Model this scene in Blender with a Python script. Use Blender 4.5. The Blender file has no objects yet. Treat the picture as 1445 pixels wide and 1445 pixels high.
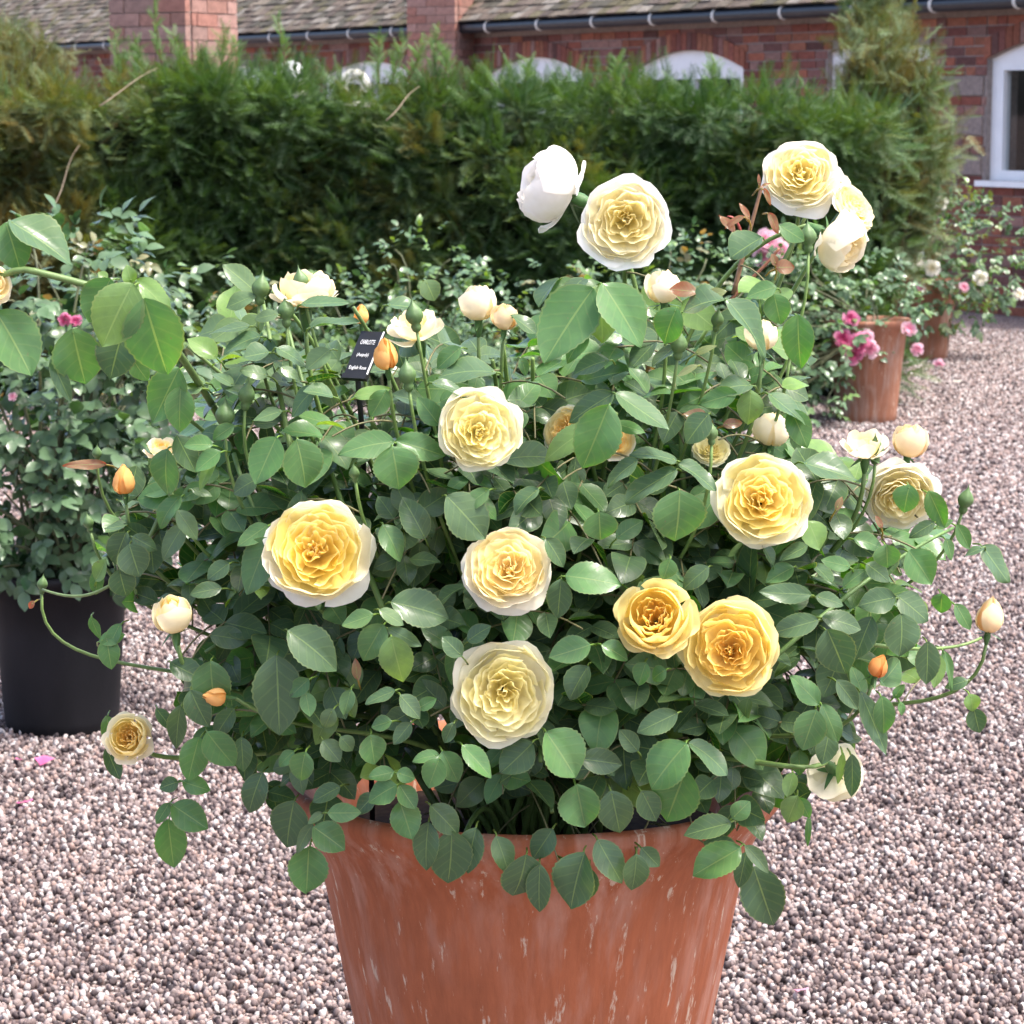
import bpy, math, random
import numpy as np
from mathutils import Vector, Matrix, noise
random.seed(7); rng = np.random.default_rng(7)
D = bpy.data; SC = bpy.context.scene; COL = SC.collection

# ------------------------------------------------------------------ camera, world, sun, exposure
FPX, CX, CY = 3860.0, 722.5, 722.5            # focal length and centre in the photograph's pixels
PITCH = math.atan((722.5 - 150) / FPX); CAMZ = 1.55
cam = D.cameras.new('camera'); camo = D.objects.new('camera', cam); COL.objects.link(camo)
camo.location = (0, 0, CAMZ); camo.rotation_euler = (math.pi / 2 - PITCH, 0, 0)
cam.sensor_width = cam.sensor_height = 36; cam.sensor_fit = 'HORIZONTAL'
cam.lens = FPX / 1445 * 36; cam.clip_start = 0.1; cam.clip_end = 3000
cam.dof.use_dof = True; cam.dof.focus_distance = 2.98; cam.dof.aperture_fstop = 25
SC.camera = camo
SUN_DIR = Vector((0.42, -0.16, 0.95)).normalized()         # towards the sun: high and to the right
w = D.worlds.new('World'); SC.world = w; w.use_nodes = True
nt = w.node_tree; sky = nt.nodes.new('ShaderNodeTexSky'); sky.sky_type = 'NISHITA'; sky.sun_disc = False
sky.sun_elevation = math.asin(SUN_DIR.z); sky.sun_rotation = math.atan2(SUN_DIR.x, SUN_DIR.y)
sky.air_density = 0.6; sky.dust_density = 4.0; sky.ozone_density = 0.6
bg = nt.nodes['Background']; nt.links.new(sky.outputs[0], bg.inputs[0]); bg.inputs[1].default_value = 0.15
sl = D.lights.new('sun', 'SUN'); sl.energy = 1.5; sl.angle = math.radians(10); sl.color = (1, 0.96, 0.89)
so = D.objects.new('sun', sl); COL.objects.link(so); so.rotation_euler = SUN_DIR.to_track_quat('Z', 'Y').to_euler()
so.location = (2, 2, 6)
SC.view_settings.view_transform = 'Standard'; SC.view_settings.look = 'None'
SC.view_settings.exposure = 2.05; SC.view_settings.gamma = 1; SC.view_settings.use_curve_mapping = False
SC.render.engine = 'CYCLES'; SC.cycles.max_bounces = 8; SC.cycles.transparent_max_bounces = 6
SC.cycles.use_denoising = True

# ------------------------------------------------------------------ helpers
CP, SP = math.cos(PITCH), math.sin(PITCH)
def P(u, v, Y):
    """world point at forward distance Y seen in direction (u, v)"""
    x, y = (u - CX) / FPX, (CY - v) / FPX
    d = np.array([x, CP + y * SP, -SP + y * CP])
    return np.array([0, 0, CAMZ]) + d * (Y / d[1])
def PX(p):
    x, y, z = p[0], p[1], p[2] - CAMZ
    dep = y * CP - z * SP; up = y * SP + z * CP
    return CX + FPX * x / dep, CY - FPX * up / dep
def scl(Y): return FPX / Y * 0.985
def nz(v): v = np.asarray(v, float); return v / (np.linalg.norm(v) + 1e-12)

def mesh(name, V, Fc, mat, tint=None, uv=None, smooth=True):
    me = D.meshes.new(name)
    me.from_pydata(np.asarray(V, float).tolist(), [], Fc if isinstance(Fc, list) else np.asarray(Fc).tolist())
    for m in (mat if isinstance(mat, (list, tuple)) else [mat]): me.materials.append(m)
    if smooth: me.polygons.foreach_set('use_smooth', np.ones(len(me.polygons), bool))
    if tint is not None:
        t = np.asarray(tint, np.float32)
        if t.ndim == 1: t = np.tile(t, (len(V), 1))
        a = me.color_attributes.new('tint', 'FLOAT_COLOR', 'POINT')
        a.data.foreach_set('color', np.concatenate([t[:, :3], np.ones((len(V), 1), np.float32)], 1).astype(np.float32).ravel())
    if uv is not None:
        a = me.attributes.new('leafuv', 'FLOAT2', 'POINT'); a.data.foreach_set('vector', np.asarray(uv, np.float32).ravel())
    return me
def link(name, data, parent=None, loc=None, mw=None):
    o = D.objects.new(name, data); COL.objects.link(o)
    if mw is not None: o.matrix_basis = mw
    elif loc is not None: o.location = Vector(loc)
    if parent is not None:
        o.parent = parent
        if parent.parent is None: o.matrix_parent_inverse = Matrix.Translation(-parent.location)
    return o
def thing(name, label, cat, loc, group=None):
    o = D.objects.new(name, None); COL.objects.link(o); o.location = Vector(loc); o.empty_display_size = 0.1
    o['label'] = label; o['category'] = cat
    if group: o['group'] = group
    return o
def struct(o): o['kind'] = 'structure'; return o
def stuff(o): o['kind'] = 'stuff'; return o

class MB:
    def __init__(s): s.v = []; s.f = []; s.t = []; s.n = 0
    def add(s, V, Fc, t=None):
        V = np.asarray(V, float); s.v.append(V); s.f += [[i + s.n for i in f] for f in Fc]
        if t is not None:
            t = np.asarray(t, float); s.t.append(np.tile(t, (len(V), 1)) if t.ndim == 1 else t)
        s.n += len(V)
    def tube(s, pts, rad, n=6, t=None, cap=True):
        V, Fc = tube(pts, rad, n, cap); s.add(V, Fc, t)
    def obj(s, name, mat, parent=None, smooth=True):
        V = np.concatenate(s.v)
        return link(name, mesh(name, V, s.f, mat, np.concatenate(s.t) if s.t else None, None, smooth), parent)
def tube(pts, rad, n=6, cap=True):
    pts = np.asarray(pts, float); m = len(pts); rad = np.broadcast_to(np.asarray(rad, float), (m,))
    T = np.gradient(pts, axis=0); T /= np.linalg.norm(T, axis=1)[:, None] + 1e-12
    a = np.array([0.3, 0.2, 0.93]) if abs(T[0][2]) < 0.8 else np.array([1.0, 0.1, 0])
    V = []
    for i in range(m):
        x = nz(np.cross(T[i], a)); y = np.cross(T[i], x); a = -np.cross(T[i], x) if False else a
        an = np.arange(n) * 2 * math.pi / n
        V.append(pts[i] + rad[i] * (np.cos(an)[:, None] * x + np.sin(an)[:, None] * y))
    Fc = [[i * n + j, i * n + (j + 1) % n, (i + 1) * n + (j + 1) % n, (i + 1) * n + j] for i in range(m - 1) for j in range(n)]
    if cap: Fc += [list(range(n))[::-1], [(m - 1) * n + j for j in range(n)]]
    return np.concatenate(V), Fc
def lathe(prof, n=48, c=(0, 0, 0)):
    V = []; m = len(prof); an = np.arange(n) * 2 * math.pi / n
    for r, z in prof: V.append(np.stack([c[0] + r * np.cos(an), c[1] + r * np.sin(an), np.full(n, c[2] + z)], 1))
    Fc = [[i * n + j, i * n + (j + 1) % n, (i + 1) * n + (j + 1) % n, (i + 1) * n + j] for i in range(m - 1) for j in range(n)]
    return np.concatenate(V), Fc
BOXF = [[0, 3, 2, 1], [4, 5, 6, 7], [0, 1, 5, 4], [1, 2, 6, 5], [2, 3, 7, 6], [3, 0, 4, 7]]
def boxv(o, ax, ay, az):
    """box from corner o with edge vectors ax ay az"""
    o, ax, ay, az = map(np.asarray, (o, ax, ay, az))
    return np.array([o, o + ax, o + ax + ay, o + ay, o + az, o + ax + az, o + ax + ay + az, o + ay + az], float)
def bez(p0, p1, p2, p3, n):
    t = np.linspace(0, 1, n)[:, None]
    return (1 - t) ** 3 * p0 + 3 * (1 - t) ** 2 * t * p1 + 3 * (1 - t) * t * t * p2 + t ** 3 * p3

# ------------------------------------------------------------------ materials
def mat(name):
    m = D.materials.new(name); m.use_nodes = True; n = m.node_tree
    return m, n, n.nodes['Principled BSDF'], n.nodes['Material Output']
def N(n, t, **kw):
    x = n.nodes.new(t)
    for k, v in kw.items():
        if k.startswith('i_'): x.inputs[int(k[2:]) if k[2:].isdigit() else k[2:]].default_value = v
        else: setattr(x, k, v)
    return x
def ramp(n, src, stops):
    r = N(n, 'ShaderNodeValToRGB'); e = r.color_ramp.elements
    while len(e) < len(stops): e.new(0.5)
    for a, (p, c) in zip(e, stops): a.position = p; a.color = (*c, 1) if len(c) == 3 else c
    n.links.new(src, r.inputs[0]); return r
def mixc(n, fac, a, b, mode='MIX'):
    x = N(n, 'ShaderNodeMix', data_type='RGBA', blend_type=mode)
    for i, s in ((0, fac), (6, a), (7, b)):
        if hasattr(s, 'is_linked'): n.links.new(s, x.inputs[i])
        else: x.inputs[i].default_value = s if i == 0 else (*s, 1)
    return x.outputs[2]
def math_(n, op, a, b=None):
    x = N(n, 'ShaderNodeMath', operation=op)
    for i, s in ((0, a), (1, b)):
        if s is None: continue
        if hasattr(s, 'is_linked'): n.links.new(s, x.inputs[i])
        else: x.inputs[i].default_value = s
    return x.outputs[0]
def noisetex(n, scale, detail=3, vec=None, rough=0.55):
    t = N(n, 'ShaderNodeTexNoise'); t.inputs['Scale'].default_value = scale; t.inputs['Detail'].default_value = detail
    t.inputs['Roughness'].default_value = rough
    if vec is not None: n.links.new(vec, t.inputs['Vector'])
    return t
def objco(n, scale=(1, 1, 1), out='Object'):
    tc = N(n, 'ShaderNodeTexCoord'); mp = N(n, 'ShaderNodeMapping'); mp.inputs['Scale'].default_value = scale
    n.links.new(tc.outputs[out], mp.inputs[0]); return mp.outputs[0]
def bump(n, h, strength, dist, b):
    x = N(n, 'ShaderNodeBump'); x.inputs['Strength'].default_value = strength; x.inputs['Distance'].default_value = dist
    n.links.new(h, x.inputs['Height']); n.links.new(x.outputs[0], b.inputs['Normal']); return x

def leaf_material(name, gloss=0.38, trans=0.28, veins=True, spec=0.32):
    m, n, b, out = mat(name); L = n.links
    at = N(n, 'ShaderNodeAttribute', attribute_name='tint'); col = at.outputs['Color']
    geo = N(n, 'ShaderNodeNewGeometry')
    nzv = noisetex(n, 60, 3); L.new(geo.outputs['Position'], nzv.inputs['Vector'])
    mott = ramp(n, nzv.outputs[0], [(0.3, (0.72, 0.76, 0.74)), (0.7, (1.25, 1.2, 1.15))])
    col = mixc(n, 1.0, col, mott.outputs[0], 'MULTIPLY')
    if veins:
        ye = noisetex(n, 14, 2); L.new(geo.outputs['Position'], ye.inputs['Vector'])
        col = mixc(n, math_(n, 'MULTIPLY', ramp(n, ye.outputs[0], [(0.56, (0, 0, 0)), (0.74, (1, 1, 1))]).outputs[0], 0.40), col, (0.11, 0.19, 0.022))
        spt = noisetex(n, 170, 2); L.new(geo.outputs['Position'], spt.inputs['Vector'])
        col = mixc(n, math_(n, 'MULTIPLY', ramp(n, spt.outputs[0], [(0.70, (0, 0, 0)), (0.74, (1, 1, 1))]).outputs[0], 0.55), col, (0.10, 0.075, 0.03))
        uv = N(n, 'ShaderNodeAttribute', attribute_name='leafuv'); sp = N(n, 'ShaderNodeSeparateXYZ'); L.new(uv.outputs['Vector'], sp.inputs[0])
        ax = math_(n, 'ABSOLUTE', sp.outputs[0]); 
        mid = math_(n, 'LESS_THAN', ax, 0.035)
        ph = math_(n, 'MULTIPLY', math_(n, 'SUBTRACT', sp.outputs[1], math_(n, 'MULTIPLY', ax, 0.26)), 52.0)
        sv = math_(n, 'POWER', math_(n, 'ABSOLUTE', math_(n, 'COSINE', math_(n, 'MULTIPLY', ph, 0.36))), 30.0)
        vein = math_(n, 'MAXIMUM', mid, math_(n, 'MULTIPLY', sv, 0.20))
        col = mixc(n, math_(n, 'MULTIPLY', vein, 0.55), col, (0.24, 0.34, 0.10))
        edge = math_(n, 'MULTIPLY', math_(n, 'GREATER_THAN', ax, 0.93), 0.35)
        col = mixc(n, edge, col, (0.20, 0.22, 0.06))
        h = math_(n, 'ADD', math_(n, 'MULTIPLY', vein, -0.6), math_(n, 'MULTIPLY', nzv.outputs[0], 0.8))
        bump(n, h, 0.35, 0.0016, b)
    back = mixc(n, geo.outputs['Backfacing'], col, mixc(n, 0.5, col, (0.16, 0.24, 0.13)))
    L.new(back, b.inputs['Base Color']); b.inputs['Roughness'].default_value = gloss
    b.inputs['Specular IOR Level'].default_value = spec
    tr = N(n, 'ShaderNodeBsdfTranslucent'); L.new(mixc(n, 1.0, col, (2.6, 2.3, 0.7), 'MULTIPLY'), tr.inputs[0])
    mx = N(n, 'ShaderNodeMixShader'); mx.inputs[0].default_value = trans
    L.new(b.outputs[0], mx.inputs[1]); L.new(tr.outputs[0], mx.inputs[2]); L.new(mx.outputs[0], out.inputs[0])
    return m
def petal_material(name):
    m, n, b, out = mat(name); L = n.links
    at = N(n, 'ShaderNodeAttribute', attribute_name='tint')
    nzv = noisetex(n, 55, 3, objco(n)); mott = ramp(n, nzv.outputs[0], [(0.3, (0.93, 0.91, 0.86)), (0.7, (1.03, 1.03, 1.03))])
    col = mixc(n, 1.0, at.outputs['Color'], mott.outputs[0], 'MULTIPLY')
    L.new(col, b.inputs['Base Color']); b.inputs['Roughness'].default_value = 0.62; b.inputs['Specular IOR Level'].default_value = 0.25
    bump(n, nzv.outputs[0], 0.25, 0.002, b)
    tr = N(n, 'ShaderNodeBsdfTranslucent'); L.new(col, tr.inputs[0])
    mx = N(n, 'ShaderNodeMixShader'); mx.inputs[0].default_value = 0.45
    L.new(b.outputs[0], mx.inputs[1]); L.new(tr.outputs[0], mx.inputs[2]); L.new(mx.outputs[0], out.inputs[0])
    return m
def tint_material(name, rough=0.6, spec=0.4, nscale=40, var=0.25, bs=0.3, bd=0.003, out_co='Object'):
    m, n, b, out = mat(name)
    at = N(n, 'ShaderNodeAttribute', attribute_name='tint')
    t = noisetex(n, nscale, 4, objco(n, out=out_co)); lo, hi = 1 - var, 1 + var
    r = ramp(n, t.outputs[0], [(0.3, (lo, lo, lo)), (0.7, (hi, hi, hi))])
    n.links.new(mixc(n, 1.0, at.outputs['Color'], r.outputs[0], 'MULTIPLY'), b.inputs['Base Color'])
    b.inputs['Roughness'].default_value = rough; b.inputs['Specular IOR Level'].default_value = spec
    bump(n, t.outputs[0], bs, bd, b); return m
def plain(name, c, rough=0.5, spec=0.5, nscale=30, var=0.1):
    m, n, b, out = mat(name); t = noisetex(n, nscale, 4, objco(n)); 
    r = ramp(n, t.outputs[0], [(0.3, tuple(x * (1 - var) for x in c)), (0.7, tuple(x * (1 + var) for x in c))])
    n.links.new(r.outputs[0], b.inputs['Base Color']); b.inputs['Roughness'].default_value = rough
    b.inputs['Specular IOR Level'].default_value = spec; bump(n, t.outputs[0], 0.15, 0.004, b); return m

M_LEAF = leaf_material('rose_leaf', gloss=0.24, trans=0.33, spec=0.30)
M_LEAFB = leaf_material('shrub_leaf', gloss=0.26, trans=0.25, veins=False, spec=0.36)
M_YEW = leaf_material('yew_needles', gloss=0.5, trans=0.2, veins=False, spec=0.25)
M_PETAL = petal_material('rose_petal')
M_STEM = tint_material('green_cane', 0.5, 0.4, 90, 0.2)
M_WOOD = plain('brown_wood', (0.10, 0.06, 0.035), 0.8, 0.2, 25, 0.3)
M_BRICK = tint_material('brick', 0.9, 0.2, 30, 0.22, 0.5, 0.006)
M_MORTAR = plain('mortar', (0.27, 0.225, 0.20), 0.95, 0.1, 30, 0.2)
M_WHITE = plain('white_paint', (0.80, 0.81, 0.81), 0.35, 0.5, 8, 0.04)
M_BLACKPL = plain('black_gutter', (0.012, 0.016, 0.022), 0.35, 0.5, 12, 0.2)
M_TILE = tint_material('roof_tile', 0.9, 0.2, 22, 0.35, 0.6, 0.01)
M_DARK = plain('dark_interior', (0.02, 0.016, 0.014), 0.9, 0.1)
M_SOIL = plain('potting_soil', (0.02, 0.014, 0.010), 0.95, 0.1, 90, 0.6)
M_STONE = plain('pale_stone', (0.62, 0.60, 0.55), 0.8, 0.2, 30, 0.15)

def terracotta(name, base, pale, amount):
    m, n, b, out = mat(name); L = n.links
    big = noisetex(n, 5, 4, objco(n)); c0 = ramp(n, big.outputs[0], [(0.3, tuple(x * 0.82 for x in base)), (0.72, tuple(x * 1.18 for x in base))])
    st = noisetex(n, 1.0, 5, objco(n, (34, 34, 3.2)), 0.6)
    big2 = noisetex(n, 3.0, 2, objco(n, (1.6, 1.6, 1.0)))
    mask = math_(n, 'MULTIPLY', ramp(n, st.outputs[0], [(0.46, (0, 0, 0)), (0.64, (1, 1, 1))]).outputs[0], ramp(n, big2.outputs[0], [(0.36, (0, 0, 0)), (0.58, (1, 1, 1))]).outputs[0])
    col = mixc(n, math_(n, 'MULTIPLY', mask, amount), c0.outputs[0], pale)
    fl = noisetex(n, 1.0, 6, objco(n, (75, 75, 4.5)), 0.7)
    fmask = ramp(n, fl.outputs[0], [(0.60, (0, 0, 0)), (0.66, (1, 1, 1))])
    col = mixc(n, math_(n, 'MULTIPLY', fmask.outputs[0], 0.75), col, (0.52, 0.42, 0.32))
    fine = noisetex(n, 1.0, 5, objco(n, (90, 90, 6)), 0.6); fr = ramp(n, fine.outputs[0], [(0.3, (0.86, 0.84, 0.82)), (0.7, (1.1, 1.1, 1.1))])
    col = mixc(n, 1.0, col, fr.outputs[0], 'MULTIPLY')
    L.new(col, b.inputs['Base Color']); b.inputs['Roughness'].default_value = 0.75; b.inputs['Specular IOR Level'].default_value = 0.25
    grit = noisetex(n, 160, 3, objco(n)); hh = math_(n, 'ADD', math_(n, 'MULTIPLY', fine.outputs[0], 1.0), math_(n, 'MULTIPLY', grit.outputs[0], 0.5))
    bump(n, hh, 0.35, 0.0025, b); return m
M_TERRA = terracotta('terracotta', (0.31, 0.094, 0.040), (0.42, 0.23, 0.17), 0.6)
M_TERRA2 = terracotta('weathered_terracotta', (0.25, 0.105, 0.06), (0.33, 0.25, 0.205), 0.9)

def plastic_pot():
    m, n, b, out = mat('black_plastic'); t = noisetex(n, 6, 4, objco(n, (1, 1, 0.4)))
    r = ramp(n, t.outputs[0], [(0.35, (0.004, 0.004, 0.005)), (0.75, (0.012, 0.011, 0.013))])
    n.links.new(r.outputs[0], b.inputs['Base Color']); b.inputs['Roughness'].default_value = 0.55; b.inputs['Specular IOR Level'].default_value = 0.22
    g = noisetex(n, 120, 2, objco(n)); bump(n, g.outputs[0], 0.2, 0.002, b); return m
M_PLASTIC = plastic_pot()
def glass_mat():
    m, n, b, out = mat('window_glass'); gl = N(n, 'ShaderNodeBsdfGlossy'); gl.inputs['Roughness'].default_value = 0.03
    tr = N(n, 'ShaderNodeBsdfTransparent'); tr.inputs[0].default_value = (0.75, 0.78, 0.78, 1)
    mx = N(n, 'ShaderNodeMixShader'); mx.inputs[0].default_value = 0.06
    n.links.new(tr.outputs[0], mx.inputs[1]); n.links.new(gl.outputs[0], mx.inputs[2]); n.links.new(mx.outputs[0], out.inputs[0]); return m
M_GLASS = glass_mat()
PEB = [(p, tuple(k * x for k, x in zip((1.12, 1.08, 1.07), c))) for p, c in [(0.0, (0.022, 0.017, 0.018)), (0.16, (0.062, 0.046, 0.046)), (0.36, (0.130, 0.098, 0.092)), (0.55, (0.19, 0.158, 0.15)), (0.70, (0.235, 0.165, 0.14)), (0.84, (0.28, 0.25, 0.238)), (0.95, (0.36, 0.34, 0.325)), (1.0, (0.44, 0.42, 0.40))]]
def gravel_ground():
    m, n, b, out = mat('gravel_ground'); L = n.links
    co = objco(n); v = N(n, 'ShaderNodeTexVoronoi'); v.inputs['Scale'].default_value = 80; L.new(co, v.inputs['Vector'])
    sp = N(n, 'ShaderNodeSeparateColor'); L.new(v.outputs['Color'], sp.inputs[0])
    r = ramp(n, sp.outputs[0], PEB); big = noisetex(n, 1.2, 4, co); br = ramp(n, big.outputs[0], [(0.3, (0.82, 0.8, 0.8)), (0.7, (1.08, 1.08, 1.08))])
    col = mixc(n, 1.0, r.outputs[0], br.outputs[0], 'MULTIPLY'); L.new(col, b.inputs['Base Color']); b.inputs['Roughness'].default_value = 0.85
    b.inputs['Specular IOR Level'].default_value = 0.2
    h = math_(n, 'SUBTRACT', 1.0, v.outputs['Distance']); bump(n, h, 0.9, 0.012, b); return m
M_GROUND = gravel_ground()
def pebble_mat():
    m, n, b, out = mat('pebble'); oi = N(n, 'ShaderNodeObjectInfo'); r = ramp(n, oi.outputs['Random'], PEB)
    t = noisetex(n, 1.5, 3, objco(n)); rr = ramp(n, t.outputs[0], [(0.3, (0.8, 0.8, 0.8)), (0.7, (1.15, 1.15, 1.15))])
    n.links.new(mixc(n, 1.0, r.outputs[0], rr.outputs[0], 'MULTIPLY'), b.inputs['Base Color']); b.inputs['Roughness'].default_value = 0.7
    b.inputs['Specular IOR Level'].default_value = 0.3; return m
M_PEB = pebble_mat()

# ------------------------------------------------------------------ ground and gravel
g = link('ground', mesh('ground', [(-400, -60, 0), (400, -60, 0), (400, 900, 0), (-400, 900, 0)], [[0, 1, 2, 3]], M_GROUND)); struct(g)
def gravel(name, y0, y1, layers, seed):
    """layers: (density, radius, z from, z to, smallest scale, largest scale, tilt)"""
    def hx(y): return 0.20 * y + 0.55
    ys = np.linspace(y0, y1, 9); V = []; Fc = []
    for i, y in enumerate(ys): V += [(-hx(y), y, 0.003), (hx(y), y, 0.003)]
    for i in range(8): Fc.append([2 * i, 2 * i + 1, 2 * i + 3, 2 * i + 2])
    o = link(name, mesh(name, V, Fc, [M_GROUND, M_PEB])); stuff(o)
    ng = D.node_groups.new(name, 'GeometryNodeTree')
    ng.interface.new_socket('Geometry', in_out='INPUT', socket_type='NodeSocketGeometry'); ng.interface.new_socket('Geometry', in_out='OUTPUT', socket_type='NodeSocketGeometry')
    A = ng.nodes.new; L = ng.links.new; gi = A('NodeGroupInput'); go = A('NodeGroupOutput'); jn = A('GeometryNodeJoinGeometry'); L(gi.outputs[0], jn.inputs[0])
    def rnd(lo, hi, sd): x = A('FunctionNodeRandomValue'); x.data_type = 'FLOAT_VECTOR'; x.inputs[0].default_value = lo; x.inputs[1].default_value = hi; x.inputs['Seed'].default_value = sd; return x.outputs[0]
    for q, (density, r, z0, z1, smin, smax, tilt) in enumerate(layers):
        dp = A('GeometryNodeDistributePointsOnFaces'); dp.inputs['Density'].default_value = density; dp.inputs['Seed'].default_value = seed + q; L(gi.outputs[0], dp.inputs[0])
        ico = A('GeometryNodeMeshIcoSphere'); ico.inputs['Radius'].default_value = r; ico.inputs['Subdivisions'].default_value = 2
        spn = A('GeometryNodeSetPosition'); nt_ = A('ShaderNodeTexNoise'); nt_.inputs['Scale'].default_value = 0.9 / r
        vm = A('ShaderNodeVectorMath'); vm.operation = 'SUBTRACT'; vm.inputs[1].default_value = (0.5, 0.5, 0.5); L(nt_.outputs['Color'], vm.inputs[0])
        vs = A('ShaderNodeVectorMath'); vs.operation = 'SCALE'; vs.inputs['Scale'].default_value = r * 1.1; L(vm.outputs[0], vs.inputs[0]); L(vs.outputs[0], spn.inputs['Offset'])
        L(ico.outputs[0], spn.inputs['Geometry']); sm = A('GeometryNodeSetShadeSmooth'); L(spn.outputs[0], sm.inputs[0])
        mt = A('GeometryNodeSetMaterial'); mt.inputs['Material'].default_value = M_PEB; L(sm.outputs[0], mt.inputs[0])
        sp2 = A('GeometryNodeSetPosition'); L(dp.outputs['Points'], sp2.inputs['Geometry']); L(rnd((0, 0, z0), (0, 0, z1), q), sp2.inputs['Offset'])
        ip = A('GeometryNodeInstanceOnPoints'); L(sp2.outputs[0], ip.inputs['Points']); L(mt.outputs[0], ip.inputs['Instance'])
        L(rnd((-tilt, -tilt, 0), (tilt, tilt, 6.28), q + 10), ip.inputs['Rotation']); L(rnd(smin, smax, q + 20), ip.inputs['Scale']); L(ip.outputs[0], jn.inputs[0])
    L(jn.outputs[0], go.inputs[0]); o.modifiers.new('scatter', 'NODES').node_group = ng
    return o
o = gravel('gravel', 4.1, 9.2, [(9000, 0.0062, -0.001, 0.004, (.5, .5, .4), (1.1, 1.1, .9), 0.6), (4900, 0.0072, 0.004, 0.013, (.55, .5, .75), (1.05, .95, 1.35), 0.6)], 3); o['label'] = 'pinkish grey pea gravel covering the yard round the pots'; o['category'] = 'gravel'
o = gravel('gravel', 9.2, 19.0, [(3600, 0.0100, 0.0, 0.012, (.5, .5, .7), (1.1, 1.0, 1.2), 0.8)], 5); o['label'] = 'pinkish grey gravel stretching back towards the brick building'; o['category'] = 'gravel'

# ------------------------------------------------------------------ brick building
WA, WB = np.array([3.80, 20.3]), np.array([-3.29, 32.2])
WD = (WB - WA) / np.linalg.norm(WB - WA); WN = np.array([-WD[1], WD[0]]);
if WN @ (-WA) < 0: WN = -WN
def W3(s, z, out=0.0): q = WA + WD * s + WN * out; return np.array([q[0], q[1], z])
def s_of_u(u):                                        # wall coordinate seen at picture column u
    k = (u - CX) / FPX * 0.9985
    return (k * WA[1] - WA[0]) / (WD[0] - k * WD[1])
E3 = np.array([0, 0, 1.0]); D3 = np.array([WD[0], WD[1], 0]); N3 = np.array([WN[0], WN[1], 0])
S0, S1 = -2.6, 34.0; EAVE = 2.26
bld = thing('brick_building', 'low red brick stable building with arched white windows and tiled roof', 'building', W3(5, 0))
BRICKC = [(0.30, 0.105, 0.065), (0.25, 0.085, 0.06), (0.20, 0.075, 0.06), (0.33, 0.13, 0.08), (0.25, 0.12, 0.10), (0.15, 0.07, 0.06), (0.30, 0.17, 0.14)]
# windows: s range, sill, springing, crown
def win(u0, u1, sill, spring, rise): a, b = sorted((s_of_u(u0), s_of_u(u1))); return [a, b, sill, spring, rise]
WINS = [win(1386, 1620, 1.0, 1.90, 0.16), win(1046, 893, 1.0, 1.87, 0.16), win(822, 688, 1.0, 1.86, 0.15), win(588, 458, 1.0, 1.87, 0.15), win(392, 300, 1.0, 1.86, 0.15)]
WINS[0][0] = s_of_u(1620); 
DOOR = win(1306, 1163, 0.05, 1.98, 0.08)
OPEN = WINS + [DOOR]
def arch(op, s):
    c, h = (op[0] + op[1]) / 2, (op[1] - op[0]) / 2
    return op[3] + op[4] * max(0.0, 1 - ((s - c) / h) ** 2)
# backing wall with openings (mortar) as strips
edges = sorted({S0, S1, *[o[0] for o in OPEN], *[o[1] for o in OPEN]})
mb = MB(); TH = 0.30
for a, b in zip(edges[:-1], edges[1:]):
    op = next((o for o in OPEN if o[0] <= (a + b) / 2 <= o[1]), None)
    if op is None: mb.add(boxv(W3(a, 0, -TH), D3 * (b - a), N3 * TH, E3 * EAVE), BOXF)
    else:
        mb.add(boxv(W3(a, 0, -TH), D3 * (b - a), N3 * TH, E3 * op[2]), BOXF)
        k = 14
        for i in range(k):
            x0, x1 = a + (b - a) * i / k, a + (b - a) * (i + 1) / k
            z0, z1 = arch(op, x0), arch(op, x1); mb.add([W3(x0, z0, -TH), W3(x1, z1, -TH), W3(x1, z1, 0), W3(x0, z0, 0), W3(x0, EAVE, -TH), W3(x1, EAVE, -TH), W3(x1, EAVE, 0), W3(x0, EAVE, 0)], BOXF)
o = mb.obj('wall', M_MORTAR, bld, smooth=False); o['label'] = 'grey mortar bed of the brick wall'
# bricks, each its own edges
CH, BL = 0.074, 0.232; bricks = []
stone_rows = {}
for r in range(int(EAVE / CH)):
    z0 = r * CH + 0.005; s = S0 + (BL / 2 if r % 2 else 0) - 0.05 * random.random()
    while s < S1:
        L_ = BL if random.random() < 0.72 else BL / 2
        a, b, zt = s + 0.006, s + L_ - 0.006, z0 + CH - 0.011; s += L_
        segs = [(a, b)]
        for op in OPEN:
            ns = []
            for (x0, x1) in segs:
                inside = z0 + CH * 0.5 > op[2] - 0.01 and z0 < arch(op, min(max((x0 + x1) / 2, op[0]), op[1])) + 0.02
                if not inside or x1 < op[0] or x0 > op[1]: ns.append((x0, x1)); continue
                if x0 < op[0] - 0.03: ns.append((x0, op[0] - 0.005))
                if x1 > op[1] + 0.03: ns.append((op[1] + 0.005, x1))
            segs = ns
        for x0, x1 in segs: bricks.append((x0, x1, z0, zt))
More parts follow.
